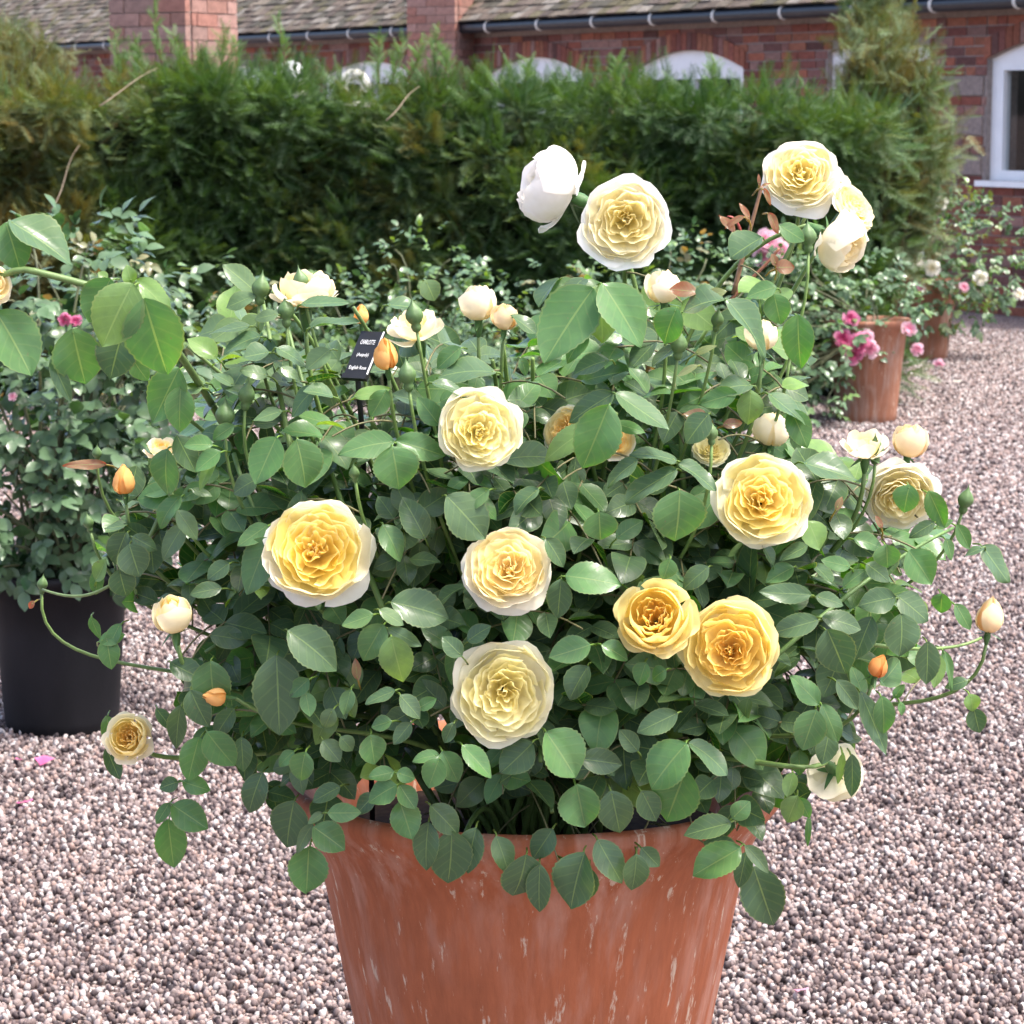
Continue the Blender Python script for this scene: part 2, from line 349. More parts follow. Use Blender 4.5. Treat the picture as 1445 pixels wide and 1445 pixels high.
# pale stone quoins between door and right-hand window
QZ = [(r * CH + 0.006, (r + 2) * CH - 0.008) for r in (22, 18, 14)]; QS = (s_of_u(1388) + 0.05, s_of_u(1334))
def in_q(b): return any(b[2] < q1 - 0.02 and b[3] > q0 + 0.02 and b[0] < QS[1] and b[1] > QS[0] for q0, q1 in QZ)
bricks = [b for b in bricks if not in_q(b)]
def brick_mesh_verts(b):
    pr = 0.004 + 0.008 * random.random(); c = 0.004
    V = boxv(W3(b[0], b[2], -0.02), D3 * (b[1] - b[0]), N3 * (0.02 + pr), E3 * (b[3] - b[2]))
    V += rng.normal(0, 0.0012, V.shape); return V
def brick_col():
    c = np.array(random.choice(BRICKC)) * random.uniform(0.8, 1.2) * 0.78; return c
def px_area(b):
    p0, p1 = PX(W3(b[0], b[2])), PX(W3(b[1], b[3])); u, v = (p0[0] + p1[0]) / 2, (p0[1] + p1[1]) / 2
    vis = (-20 < u < 1465 and -20 < v < 330 and not (u < 1130 and v > 135) and not(1150 < u < 1290 and v < 240))
    return abs((p1[0] - p0[0]) * (p1[1] - p0[1])) * (1 if vis else 0.001)
bricks.sort(key=px_area, reverse=True)
for b in bricks[:290]:
    V = brick_mesh_verts(b); c = V.mean(0)
    link('brick', mesh('brick', V - c, BOXF, M_BRICK, brick_col(), smooth=False), bld, loc=c)
mb = MB()
for b in bricks[290:]: mb.add(brick_mesh_verts(b), BOXF, brick_col())
stuff(mb.obj('brickwork', M_BRICK, bld, smooth=False))
for q0, q1 in QZ:
    V = boxv(W3(QS[0], q0, -0.02), D3 * (QS[1] - QS[0]), N3 * 0.036, E3 * (q1 - q0)); V += rng.normal(0, 0.003, V.shape)
    link('stone_block', mesh('stone_block', V, BOXF, M_BRICK, (0.25, 0.20, 0.175), smooth=False), bld)
# windows and door: frame, arched head panel, panes, reveal
def window(op, name, bars, depth=0.07):
    a, b, sill, spring, rise = op; fw = 0.075
    mb = MB()
    def bar(x0, x1, z0, z1, o0=-0.12, o1=-0.05): mb.add(boxv(W3(x0, z0, o0), D3 * (x1 - x0), N3 * (o1 - o0), E3 * (z1 - z0)), BOXF)
    top = spring - 0.01
    bar(a, a + fw * 1.7, sill, top); bar(b - fw * 1.7, b, sill, top); bar(a + fw * 1.7, b - fw * 1.7, top - fw, top); bar(a + fw * 1.7, b - fw * 1.7, sill, sill + fw)
    for x in bars: bar(a + (b - a) * x - 0.035, a + (b - a) * x + 0.035, sill + fw, top - fw, -0.118, -0.056)
    f = mb.obj(name, M_WHITE, bld, smooth=False)
    mb = MB(); k = 14                                              # arched head panel
    for i in range(k):
        x0, x1 = a + (b - a) * i / k, a + (b - a) * (i + 1) / k; z0, z1 = arch(op, x0), arch(op, x1)
        V = [W3(x0, top, -0.125), W3(x1, top, -0.125), W3(x1, top, -0.045), W3(x0, top, -0.045), W3(x0, z0, -0.125), W3(x1, z1, -0.125), W3(x1, z1, -0.045), W3(x0, z0, -0.045)]
        mb.add(V, BOXF)
    mb.obj('head_panel', M_WHITE, f, smooth=False)
    mb = MB(); mb.add([W3(a + 0.02, sill + 0.02, -0.09), W3(b - 0.02, sill + 0.02, -0.09), W3(b - 0.02, top - 0.02, -0.09), W3(a + 0.02, top - 0.02, -0.09)], [[0, 1, 2, 3]])
    mb.obj('pane', M_GLASS, f, smooth=False)
    mb = MB(); mb.add(boxv(W3(a - 0.06, sill - 0.045, -0.1), D3 * (b - a + 0.12), N3 * 0.15, E3 * 0.043), BOXF)
    mb.obj('sill', M_WHITE, f, smooth=False)
    return f
for i, op in enumerate(WINS): window(op, 'window', [0.5])
fd = window(DOOR, 'door', [0.5])
mb = MB(); mb.add(boxv(W3(S0, 0.0, -2.6), D3 * (S1 - S0), N3 * 0.1, E3 * EAVE), BOXF); mb.add(boxv(W3(S0, 0.0, -2.5), D3 * 0.1, N3 * 2.2, E3 * EAVE), BOXF); mb.add(boxv(W3(S0, 2.30, -2.6), D3 * (S1 - S0), N3 * 2.5, E3 * 0.05), BOXF)
mb.obj('interior', M_DARK, bld, smooth=False)
# brick arch rings over the windows
mb = MB()
for op in WINS[1:4] + WINS[:1]:
    n = int((op[1] - op[0] + 0.1) / 0.078)
    for i in range(n):
        x0 = op[0] - 0.03 + (op[1] - op[0] + 0.06) * i / n; x1 = x0 + (op[1] - op[0] + 0.06) / n - 0.01
        za, zb = arch(op, min(max(x0, op[0]), op[1])) + 0.004, arch(op, min(max(x1, op[0]), op[1])) + 0.004; h = 0.15
        V = [W3(x0, za, -0.02), W3(x1, zb, -0.02), W3(x1, zb, 0.018), W3(x0, za, 0.018), W3(x0, za + h, -0.02), W3(x1, zb + h, -0.02), W3(x1, zb + h, 0.018), W3(x0, za + h, 0.018)]
        mb.add(V, BOXF, brick_col() * np.array([1.05, 1.1, 1.1]))
stuff(mb.obj('arch_bricks', M_BRICK, bld, smooth=False))
# eave board, gutter, brackets
mb = MB(); mb.add(boxv(W3(S0, EAVE + 0.003, -0.1), D3 * (S1 - S0), N3 * 0.24, E3 * 0.09), BOXF); mb.obj('fascia', M_BLACKPL, bld, smooth=False)
mb = MB(); mb.tube([W3(s, EAVE + 0.045, 0.20) for s in np.linspace(S0, S1, 30)], 0.055, 10); gt = mb.obj('gutter', M_BLACKPL, bld)
for s in np.arange(S0 + 0.6, S1, 0.95):
    V, Fc = tube([W3(s, EAVE + 0.045, 0.20), W3(s + 0.03, EAVE + 0.045, 0.20)], 0.062, 10); link('gutter_bracket', mesh('gutter_bracket', V, Fc, M_STONE), gt)
# roof: overlapping courses of small tiles
SL = math.radians(38); mb = MB(); up3 = -N3 * math.cos(SL) + E3 * math.sin(SL); nr3 = N3 * math.sin(SL) + E3 * math.cos(SL)
mb2 = MB(); base = W3(S0 - 0.2, EAVE + 0.08, 0.27)
for r in range(20):
    s = S0 - 0.2 + (0.085 if r % 2 else 0)
    while s < S1:
        wd = 0.165 + random.uniform(-0.01, 0.01)
        o = W3(s, EAVE + 0.085, 0.25) + up3 * (r * 0.105) + nr3 * (0.012 + random.uniform(0, 0.012))
        c = np.array(random.choice([(0.19, 0.15, 0.12), (0.15, 0.12, 0.10), (0.24, 0.20, 0.155), (0.12, 0.11, 0.085), (0.30, 0.27, 0.23), (0.17, 0.15, 0.09)])) * random.uniform(0.8, 1.2) * 0.48
        tl = up3 * 0.19 - nr3 * 0.016
        mb2.add(boxv(o, D3 * (wd - 0.006), tl, nr3 * 0.016), BOXF, c); s += wd
rf = mb2.obj('roof', M_TILE, bld, smooth=False); stuff(rf)
o = boxv(W3(S0 - 0.2, EAVE + 0.05, 0.22), D3 * (S1 - S0 + 0.2), up3 * 2.6, nr3 * 0.02); link('roof_deck', mesh('roof_deck', o, BOXF, M_DARK, smooth=False), bld)
# pale cloth behind the glass of the right-hand window
V, Fc = lathe([(0.001, 0.20), (0.10, 0.17), (0.20, 0.10), (0.27, 0.03), (0.30, 0.0)], 20); V = V * np.array([1.1, 0.6, 0.9]) + rng.normal(0, 0.012, V.shape) + W3(WINS[0][1] - 0.75, 0.995, -0.35)
o = link('folded_cloth', mesh('folded_cloth', V, Fc, M_WHITE)); o['label'] = 'pale crumpled cloth lying behind the glass of the uncovered white window'; o['category'] = 'cloth'

# ------------------------------------------------------------------ brick piers
def pier(label, u0, uc, u1, Y, side, name='brick_pier'):
    s = scl(Y); al = math.atan2((u1 - uc), (uc - u0)); c = P(uc, 150, Y); c[2] = 0
    ax = np.array([-math.cos(al), math.sin(al), 0]); ay = np.array([math.sin(al), math.cos(al), 0])
    t = thing(name, label, 'pillar', c + (ax + ay) * side / 2, 'brick pillars behind the hedge')
    Hh = 2.9; ch = 0.081
    link('core', mesh('core', boxv(c + (ax + ay) * 0.010, ax * (side - 0.02), ay * (side - 0.02), E3 * Hh), BOXF, M_MORTAR, smooth=False), t)
    for r in range(int(Hh / ch)):
        z = r * ch + 0.004
        if z < 1.35: continue
        for axis, oth in ((ax, ay), (ay, ax)):
            n = 2.5; L_ = side / n; x = -L_ / 2 if r % 2 else 0.0
            while x < side - 0.01:
                a, b = max(x, 0) + 0.004, min(x + L_, side) - 0.004; x += L_
                if b - a < 0.03: continue
                col = np.array(random.choice([(0.33, 0.19, 0.155), (0.31, 0.165, 0.13), (0.35, 0.21, 0.175), (0.30, 0.19, 0.16), (0.32, 0.155, 0.12)])) * random.uniform(0.9, 1.1) * 0.82
                if axis is ay and a < 0.01: a = 0.06
                V = boxv(c + axis * a + oth * (-0.002 - 0.003 * random.random()) + E3 * z, axis * (b - a), oth * 0.05, E3 * (ch - 0.007)); V += rng.normal(0, 0.001, V.shape)
                k = V.mean(0); link('brick', mesh('brick', V - k, BOXF, M_BRICK, col, smooth=False), t, loc=k)
    mb = MB(); mb.add(boxv(c - (ax + ay) * 0.001, ax * (side + .002), ay * (side + .002), E3 * 1.35), BOXF, (0.38, 0.19, 0.15)); mb.obj('lower_brickwork', M_BRICK, t, smooth=False)
pier('thick pinkish brick pillar rising behind the hedge beside the far yew bush', 147, 265, 325, 16.6, 0.56)
pier('slimmer pinkish brick pillar between two arched white windows', 575, 643, 683, 27.0, 0.56)

# stone finials showing over the hedge
def finial(label, u, v, Y, r, hoop):
    c = P(u, v, Y); t = thing('stone_finial', label, 'finial', (c[0], c[1], 0), 'pale finials behind the hedge')
    V, Fc = lathe([(0.16, 0), (0.16, 0.08), (0.10, 0.12), (0.09, c[2] - r - 0.06), (0.13, c[2] - r - 0.03), (0.13, c[2] - r * 0.9), (0.0, c[2] - r * 0.9)], 20, (c[0], c[1], 0)); link('pedestal', mesh('pedestal', V, Fc, M_STONE), t)
    if hoop:
        an = np.linspace(-0.3, math.pi + 0.3, 16); pts = np.stack([c[0] + r * 0.75 * np.cos(an), np.full(16, c[1]), c[2] + r * 0.9 * np.sin(an)], 1)
        V, Fc = tube(pts, r * 0.36, 10); link('hoop', mesh('hoop', V, Fc, M_STONE), t)
    else:
        pr = [(math.sin(a) * r * (1 + 0.05 * math.sin(5 * a)), c[2] - math.cos(a) * r * 0.85) for a in np.linspace(0.2, math.pi, 14)]; V, Fc = lathe(pr, 20, (c[0], c[1], 0)); link('ball', mesh('ball', V, Fc, M_WHITE), t)
finial('white rounded ball finial peeking over the yew hedge', 410, 106, 15.7, 0.095, False)
finial('pale stone hoop finial peeking over the yew hedge', 500, 124, 15.6, 0.085, True)

# ------------------------------------------------------------------ yew
def yew_template():
    V = []; Fc = []; L_ = 0.085
    for i in range(11):
        x = L_ * (0.05 + 0.95 * i / 10)
        for sd in (-1, 1):
            ln = 0.024 * (1 - 0.55 * (i / 10) ** 2); b = len(V)
            V += [(x - 0.0022, sd * 0.001, 0), (x + 0.0022, sd * 0.001, 0), (x + 0.011, sd * ln, 0.003 * random.uniform(-1, 1.5))]; Fc.append([b, b + 1, b + 2])
    b = len(V); V += [(0, 0, 0.0015), (L_, 0, 0), (0, 0, -0.0015)]; Fc.append([b, b + 1, b + 2])
    return np.array(V), np.array(Fc)
YV, YF = yew_template()
def frames(ax, nr):
    ax = ax / np.linalg.norm(ax, axis=1)[:, None]; nr = nr - (nr * ax).sum(1)[:, None] * ax; nr /= np.linalg.norm(nr, axis=1)[:, None] + 1e-9
    return np.stack([ax, np.cross(nr, ax), nr], 2)
def scatter_mesh(tv, tf, pos, R, sc, tint, name, m, parent, curve=None):
    n = len(pos); V = np.einsum('nij,kj->nki', R, tv) * sc[:, None, None] + pos[:, None, :]
    k = len(tv); Fc = (tf[None] + (np.arange(n) * k)[:, None, None]).reshape(-1, tf.shape[1])
    me = D.meshes.new(name); nf, w = Fc.shape
    me.vertices.add(n * k); me.vertices.foreach_set('co', V.reshape(-1).astype(np.float32))
    me.loops.add(nf * w); me.loops.foreach_set('vertex_index', Fc.reshape(-1).astype(np.int32))
    me.polygons.add(nf); me.polygons.foreach_set('loop_start', (np.arange(nf) * w).astype(np.int32)); me.polygons.foreach_set('loop_total', np.full(nf, w, np.int32))
    me.polygons.foreach_set('use_smooth', np.ones(nf, bool)); me.materials.append(m)
    a = me.color_attributes.new('tint', 'FLOAT_COLOR', 'POINT'); c = np.ones((n, k, 4), np.float32); c[:, :, :3] = tint[:, None, :]; a.data.foreach_set('color', c.ravel())
    me.update(calc_edges=True); me.validate()
    return link(name, me, parent)
def vnoise(p, s): return np.array([noise.noise(Vector((x * s, y * s, z * s))) for x, y, z in p])
def yew_tints(pos, brown_bias):
    n = len(pos); a = vnoise(pos, 1.6); b = vnoise(pos + 9.1, 5.0); br = np.clip(brown_bias + 0.55 * a + 0.5 * b + rng.normal(0, 0.14, n), 0, 1)[:, None]
    green = np.array([0.019, 0.058, 0.013]); bright = np.array([0.080, 0.150, 0.024]); brown = np.array([0.15, 0.105, 0.030])
    k = np.clip(0.30 + 0.5 * vnoise(pos + 3.3, 3.0) + rng.normal(0, 0.22, n), 0, 1)[:, None]
    return (green * (1 - k) + bright * k) * (1 - br) + brown * br
def core_mesh(pts, name, parent, m, sub=0): pass
M_YCORE = plain('yew_inner_shade', (0.012, 0.017, 0.008), 0.95, 0.05, 20, 0.5)  # near-black colour stands for the shade deep inside the hedge
# hedge
HX0, HX1 = -3.9, 1.95; TOPV = ([-400, 0, 150, 230, 330, 400, 450, 560, 640, 700, 800, 950, 1050, 1150, 1300], [150, 146, 148, 122, 129, 136, 146, 147, 135, 144, 149, 147, 157, 168, 184])
def hedge_top(x): u = CX + x / 14.3 * FPX; return CAMZ + (150 - np.interp(u, *TOPV)) / 270.0
hedge = thing('yew_hedge', 'long dark green yew hedge with bronzed patches in front of brick building', 'hedge', (-1, 14.6, 0))
nt_ = 950; per = 34; n = nt_ * per; tx = rng.uniform(HX0, HX1, nt_); tzt = hedge_top(tx) + 0.05 * vnoise(np.stack([tx, 0 * tx, 0 * tx + 2], 1), 2.3); ttop = rng.random(nt_) < 0.2
tz = np.where(ttop, tzt - 0.03, tzt * np.minimum(1.0, rng.uniform(0.12, 1.05, nt_))); lump = 0.45 * vnoise(np.stack([tx, tz * 1.2, 0 * tx], 1), 1.1) + 0.28 * vnoise(np.stack([tx, tz, 0 * tx + 5], 1), 3.0)
ty = 14.12 - lump + np.where(ttop, rng.uniform(0.05, 0.8, nt_), rng.exponential(0.05, nt_)) - 0.55 * np.exp(-((tx + 2.75) / 0.7) ** 2) * (tz / tzt)
dx, dy, dz = [rng.normal(0, 1, n) for _ in range(3)]; rp_ = lambda q: np.repeat(q, per)
x = rp_(tx) + dx * 0.075; z = rp_(tz) + dz * 0.065 - 0.02 * dx ** 2; y = rp_(ty) + np.abs(dy) * 0.06 + 0.035 * (dx ** 2 + dz ** 2); zt = rp_(tzt); top = rp_(ttop)
pos = np.stack([x, y, z], 1)
ax = np.stack([0.6 * dx + rng.normal(0, 0.3, n), -0.75 + rng.normal(0, 0.3, n) + 0.3 * top, 0.20 + 0.5 * dz + rng.normal(0, 0.3, n) + 0.05 * top], 1); nr = np.stack([rng.normal(0, 0.4, n), rng.normal(-0.3, 0.4, n), 0.8 + 0 * x], 1)
bb = -0.12 + 0.62 * np.exp(-((x + 2.6) / 0.65) ** 2) + 0.42 * np.exp(-((x + 0.48) / 0.25) ** 2 - ((z - 1.15) / 0.35) ** 2)
stuff(scatter_mesh(YV, YF, pos, frames(ax, nr), rng.uniform(0.8, 1.9, n), yew_tints(pos, bb), 'foliage', M_YEW, hedge))
# hedge inner growth as a lumpy slab, interior shade painted into its colour
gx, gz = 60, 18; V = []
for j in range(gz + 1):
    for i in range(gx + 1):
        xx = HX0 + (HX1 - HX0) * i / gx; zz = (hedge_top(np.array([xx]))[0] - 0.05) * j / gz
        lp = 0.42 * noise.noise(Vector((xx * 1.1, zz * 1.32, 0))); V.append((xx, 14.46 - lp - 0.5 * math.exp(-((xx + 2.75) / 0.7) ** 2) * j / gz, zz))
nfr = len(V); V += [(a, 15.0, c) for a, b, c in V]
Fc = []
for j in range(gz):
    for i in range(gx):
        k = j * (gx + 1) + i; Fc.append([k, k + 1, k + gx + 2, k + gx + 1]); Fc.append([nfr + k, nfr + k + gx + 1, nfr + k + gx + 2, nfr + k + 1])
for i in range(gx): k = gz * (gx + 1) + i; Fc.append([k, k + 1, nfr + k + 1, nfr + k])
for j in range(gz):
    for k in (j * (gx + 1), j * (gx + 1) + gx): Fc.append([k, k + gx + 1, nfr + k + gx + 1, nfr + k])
link('inner_growth_shade', mesh('inner_growth_shade', V, Fc, M_YCORE), hedge)
# long upright shoots on the top of the hedge
def shoots(parent, lst, Y):
    P_, A_, mb = [], [], MB()
    for u, v0, v1, lean in lst:
        a, b = P(u, v0, Y), P(u + lean, v1, Y + 0.05); mid = (a + b) / 2 + np.array([random.uniform(-.03, .03), 0, 0]); pts = bez(a, mid, mid, b, 12)
        mb.tube(pts, np.linspace(0.006, 0.002, 12), 5)
        for q in pts:
            for _ in range(3): P_.append(q + rng.normal(0, 0.006, 3)); A_.append([random.gauss(0, 0.8), random.gauss(-0.2, 0.6), 0.9])
    P_ = np.array(P_); A_ = np.array(A_); k = len(P_)
    t = np.array([0.085, 0.17, 0.035]) * rng.uniform(0.7, 1.2, (k, 1))
    stuff(scatter_mesh(YV, YF, P_, frames(A_, np.tile([0.1, -0.8, 0.5], (k, 1)) + rng.normal(0, 0.3, (k, 3))), rng.uniform(0.5, 0.9, k), t, 'shoot_foliage', M_YEW, parent)); mb.obj('shoots', M_WOOD, parent)
shoots(hedge, [(232, 110, 0, -15), (250, 110, 50, -6), (165, 125, 45, -4), (172, 120, 70, 14), (400, 112, 30, -8), (335, 110, 60, -4), (312, 105, 45, 4), (535, 118, 55, 2), (553, 118, 60, 14), (575, 115, 62, 20), (615, 105, 45, 4), (628, 105, 70, -3), (870, 118, 85, 4), (1010, 122, 88, -2), (285, 110, 75, 3), (198, 120, 60, -3), (740, 116, 90, 5)], 14.3)
# dead bare twigs of the hedge
M_TWIG = plain('dead_twig', (0.22, 0.17, 0.12), 0.9)
for a, b in (((70, 300, 13.25), (112, 205, 13.4)), ((140, 150, 13.55), (222, 96, 13.9)), ((545, 170, 13.75), (592, 122, 14.0))):
    p, q = P(*a), P(*b); V, Fc = tube(bez(p, p + (q - p) * .3 + [.05, 0, .03], p + (q - p) * .7 - [.04, 0, 0], q, 8), np.linspace(0.0035, 0.0015, 8), 5); link('dead_twig', mesh('dead_twig', V, Fc, M_TWIG), hedge)
def yew_clump(name, label, u0, u1, v0, v1, Y, dth, n, bias, cat, spread=None, group=None):
    s = scl(Y); a = P((u0 + u1) / 2, 150, Y); wz = (u1 - u0) / s; t = thing(name, label, cat, (a[0], Y, 0), group)
    zt = P(0, v0, Y)[2]; zb = P(0, v1, Y)[2]; mb = MB(); P_, A_ = [], []
    nb = max(6, n // 130)
    for i in range(nb):
        f = random.uniform(-1, 1); tx = a[0] + f * wz / 2 * random.uniform(0.6, 1.05); dy = random.uniform(-1, 1) * dth
        e = np.array([tx, Y + dy, zt - (zt - zb) * (0.55 * f * f + random.random() ** 1.6 * 0.75)]); b0 = np.array([a[0] + f * wz * 0.12, Y + dy * 0.3, min(zb, 0.4) if zb > 0.4 else 0.05])
        pts = bez(b0, b0 + (e - b0) * [0.2, 0.2, 0.5], b0 + (e - b0) * [0.6, 0.6, 0.75], e, 26); mb.tube(pts, np.linspace(0.018, 0.003, 26), 5)
        m = n // nb
        for _ in range(m):
            k = random.random() ** 0.7; q = pts[int(5 + 20 * k)]; P_.append(q + rng.normal(0, 0.06, 3)); A_.append(nz(pts[-1] - pts[-6]) * 0.5 + rng.normal(0, 0.6, 3))
    P_ = np.array(P_); A_ = np.array(A_); k = len(P_)
    stuff(scatter_mesh(YV, YF, P_, frames(A_, rng.normal(0, 0.5, (k, 3)) + [0, -0.5, 0.4]), rng.uniform(0.9, 1.9, k), yew_tints(P_, np.full(k, bias)), 'foliage', M_YEW, t)); mb.obj('branches', M_WOOD, t)
    return t
ty = yew_clump('yew_tree', 'tall loose bronze green yew rising beside the white framed door', 1140, 1345, -45, 330, 15.6, 0.28, 6000, 0.42, 'tree')
yew_clump('yew_tree', 'bushy olive yew standing beyond the hedge under the tiled roof', -120, 150, 35, 240, 17.5, 0.5, 6500, 0.42, 'tree')

# ------------------------------------------------------------------ leaves
LB = np.array([0, .05, .15, .30, .42, .55, .70, .82, .92, 1.0]); LW = np.array([.06, .36, .70, .94, 1.0, .96, .80, .57, .28, 0.0])
def leaf_geo(L_, W, ny=10, nx=4, fold=0.18, droop=0.15, wave=0.06, serr=0.03, twist=0.0, seed=None):
    """leaf along +x, normal +z, base at the origin; returns verts, faces, uv"""
    bs = np.linspace(0, 1, ny + 1); V = []; U = []; ph = random.uniform(0, 6); tipx = random.uniform(-0.06, 0.06)
    for i, b in enumerate(bs):
        hw = np.interp(b, LB, LW) * W * 0.5 * (1 + (serr if i % 2 else -serr) * (0.2 < b < 0.97))
        for j in range(nx + 1):
            a = -1 + 2 * j / nx; y = a * hw + tipx * L_ * b * b
            z = fold * abs(a) * hw - droop * L_ * b * b + wave * L_ * 0.5 * math.sin(7 * b + ph + a) * abs(a) + twist * a * hw * b - 0.25 * hw * a * a * fold
            V.append((b * L_ * (1 - 0.25 * droop * b), y, z)); U.append((a, b))
    Fc = [[i * (nx + 1) + j, i * (nx + 1) + j + 1, (i + 1) * (nx + 1) + j + 1, (i + 1) * (nx + 1) + j] for i in range(ny) for j in range(nx)]
    return np.array(V), Fc, np.array(U)
def fr3(ax, nr): ax = nz(ax); nr = np.asarray(nr, float); nr = nz(nr - ax * (nr @ ax)); return np.stack([ax, np.cross(nr, ax), nr], 1)

# ------------------------------------------------------------------ main pot
PX0, PY0 = P(752, 1095, 3.2)[0], 3.2; RIM = 0.755
pot = thing('terracotta_pot', 'large terracotta pot with pale lime streaks holding the yellow rose bush', 'pot', (PX0, PY0, 0))
prof = [(0.0, 0.0), (0.140, 0.0), (0.148, 0.006), (0.152, 0.03), (0.172, 0.20), (0.195, 0.34), (0.2175, 0.46), (0.237, 0.56), (0.250, 0.632), (0.257, 0.662), (0.262, 0.678), (0.272, 0.700), (0.285, 0.720), (0.297, 0.735), (0.302, 0.746), (0.301, 0.756), (0.294, 0.762), (0.283, 0.758), (0.268, 0.742), (0.252, 0.715), (0.243, 0.69), (0.235, 0.64)]
V, Fc = lathe(prof, 96, (PX0, PY0, 0)); V += 0.0009 * np.stack([vnoise(V, 14), vnoise(V + 7, 14), 0 * V[:, 0]], 1); link('vessel', mesh('vessel', V, Fc, M_TERRA), pot)
V, Fc = lathe([(0.245, 0.685), (0.20, 0.692), (0.12, 0.70), (0.05, 0.705), (0.001, 0.705)], 40, (PX0, PY0, 0)); V[:, 2] += 0.006 * vnoise(V, 30); link('soil', mesh('soil', V, Fc, M_SOIL), pot)

# ------------------------------------------------------------------ rose flowers
PAL = dict(
    deep=[(0.95, 0.72, 0.15), (0.95, 0.82, 0.28), (0.95, 0.93, 0.82)], deep2=[(0.95, 0.75, 0.19), (0.95, 0.84, 0.36), (0.94, 0.92, 0.74)],
    pale=[(0.95, 0.85, 0.38), (0.95, 0.90, 0.55), (0.94, 0.91, 0.72)], peach=[(0.95, 0.77, 0.34), (0.95, 0.84, 0.47), (0.94, 0.90, 0.76)],
    gold=[(0.95, 0.68, 0.17), (0.95, 0.79, 0.28), (0.95, 0.86, 0.46)], gold2=[(0.95, 0.68, 0.20), (0.95, 0.82, 0.36), (0.94, 0.89, 0.68)],
    white=[(0.95, 0.83, 0.33), (0.95, 0.88, 0.58), (0.95, 0.93, 0.87)], whitepink=[(0.94, 0.86, 0.62), (0.95, 0.92, 0.84), (0.95, 0.92, 0.89)],
    cream=[(0.95, 0.78, 0.35), (0.95, 0.84, 0.53), (0.95, 0.90, 0.74)], creamdeep=[(0.94, 0.62, 0.15), (0.95, 0.78, 0.34), (0.94, 0.90, 0.74)],
    apricot=[(0.92, 0.46, 0.12), (0.93, 0.54, 0.16), (0.93, 0.62, 0.24)], peachbud=[(0.93, 0.56, 0.22), (0.94, 0.70, 0.36), (0.94, 0.83, 0.57)], redbud=[(0.80, 0.30, 0.06), (0.85, 0.36, 0.10), (0.88, 0.46, 0.16)],
    pink=[(0.62, 0.10, 0.28), (0.70, 0.18, 0.38), (0.78, 0.34, 0.52)], palepink=[(0.75, 0.30, 0.45), (0.80, 0.45, 0.58), (0.85, 0.62, 0.70)], whitebg=[(0.88, 0.82, 0.62), (0.90, 0.88, 0.80), (0.91, 0.90, 0.86)])
def petal_v(R, th, psi, prof, ruf=0.03, k=3, twist=0.0, curl=0.0, rnd=0.17, lift=0.0, nS=8, nT=8):
    s = np.linspace(0, 1, nS)[:, None] * np.ones((1, nT)); t = np.ones((nS, 1)) * np.linspace(-1, 1, nT)[None]
    ph, ph2 = random.uniform(0, 6.28), random.uniform(0, 6.28)
    se = s * (1 - rnd * np.abs(t) ** 2.4 * s + 0.02 * np.sin(5 * t + ph2) * s)
    p0, p1, p2, p3 = [np.array(q, float) for q in prof]
    B = [(1 - se) ** 3 * p0[i] + 3 * (1 - se) ** 2 * se * p1[i] + 3 * (1 - se) * se ** 2 * p2[i] + se ** 3 * p3[i] for i in (0, 1)]
    ro = B[0] + ruf * s ** 2 * np.sin(k * t * 1.6 + ph) + twist * t * s + curl * t ** 2 * s ** 2
    z = B[1] + ruf * 0.8 * s ** 2 * np.cos(k * 1.3 * t * 1.5 + ph2) + lift * s
    an = th + t * psi * (0.32 + 0.68 * np.sqrt(s))
    return np.stack([R * ro * np.cos(an), R * ro * np.sin(an), R * z], 2).reshape(-1, 3), s.ravel(), t.ravel()
def gridf(nS, nT): return [[i * nT + j, i * nT + j + 1, (i + 1) * nT + j + 1, (i + 1) * nT + j] for i in range(nS - 1) for j in range(nT - 1)]
GF8 = gridf(9, 9); GF6 = gridf(6, 6); GF5 = gridf(5, 5)
U = random.uniform
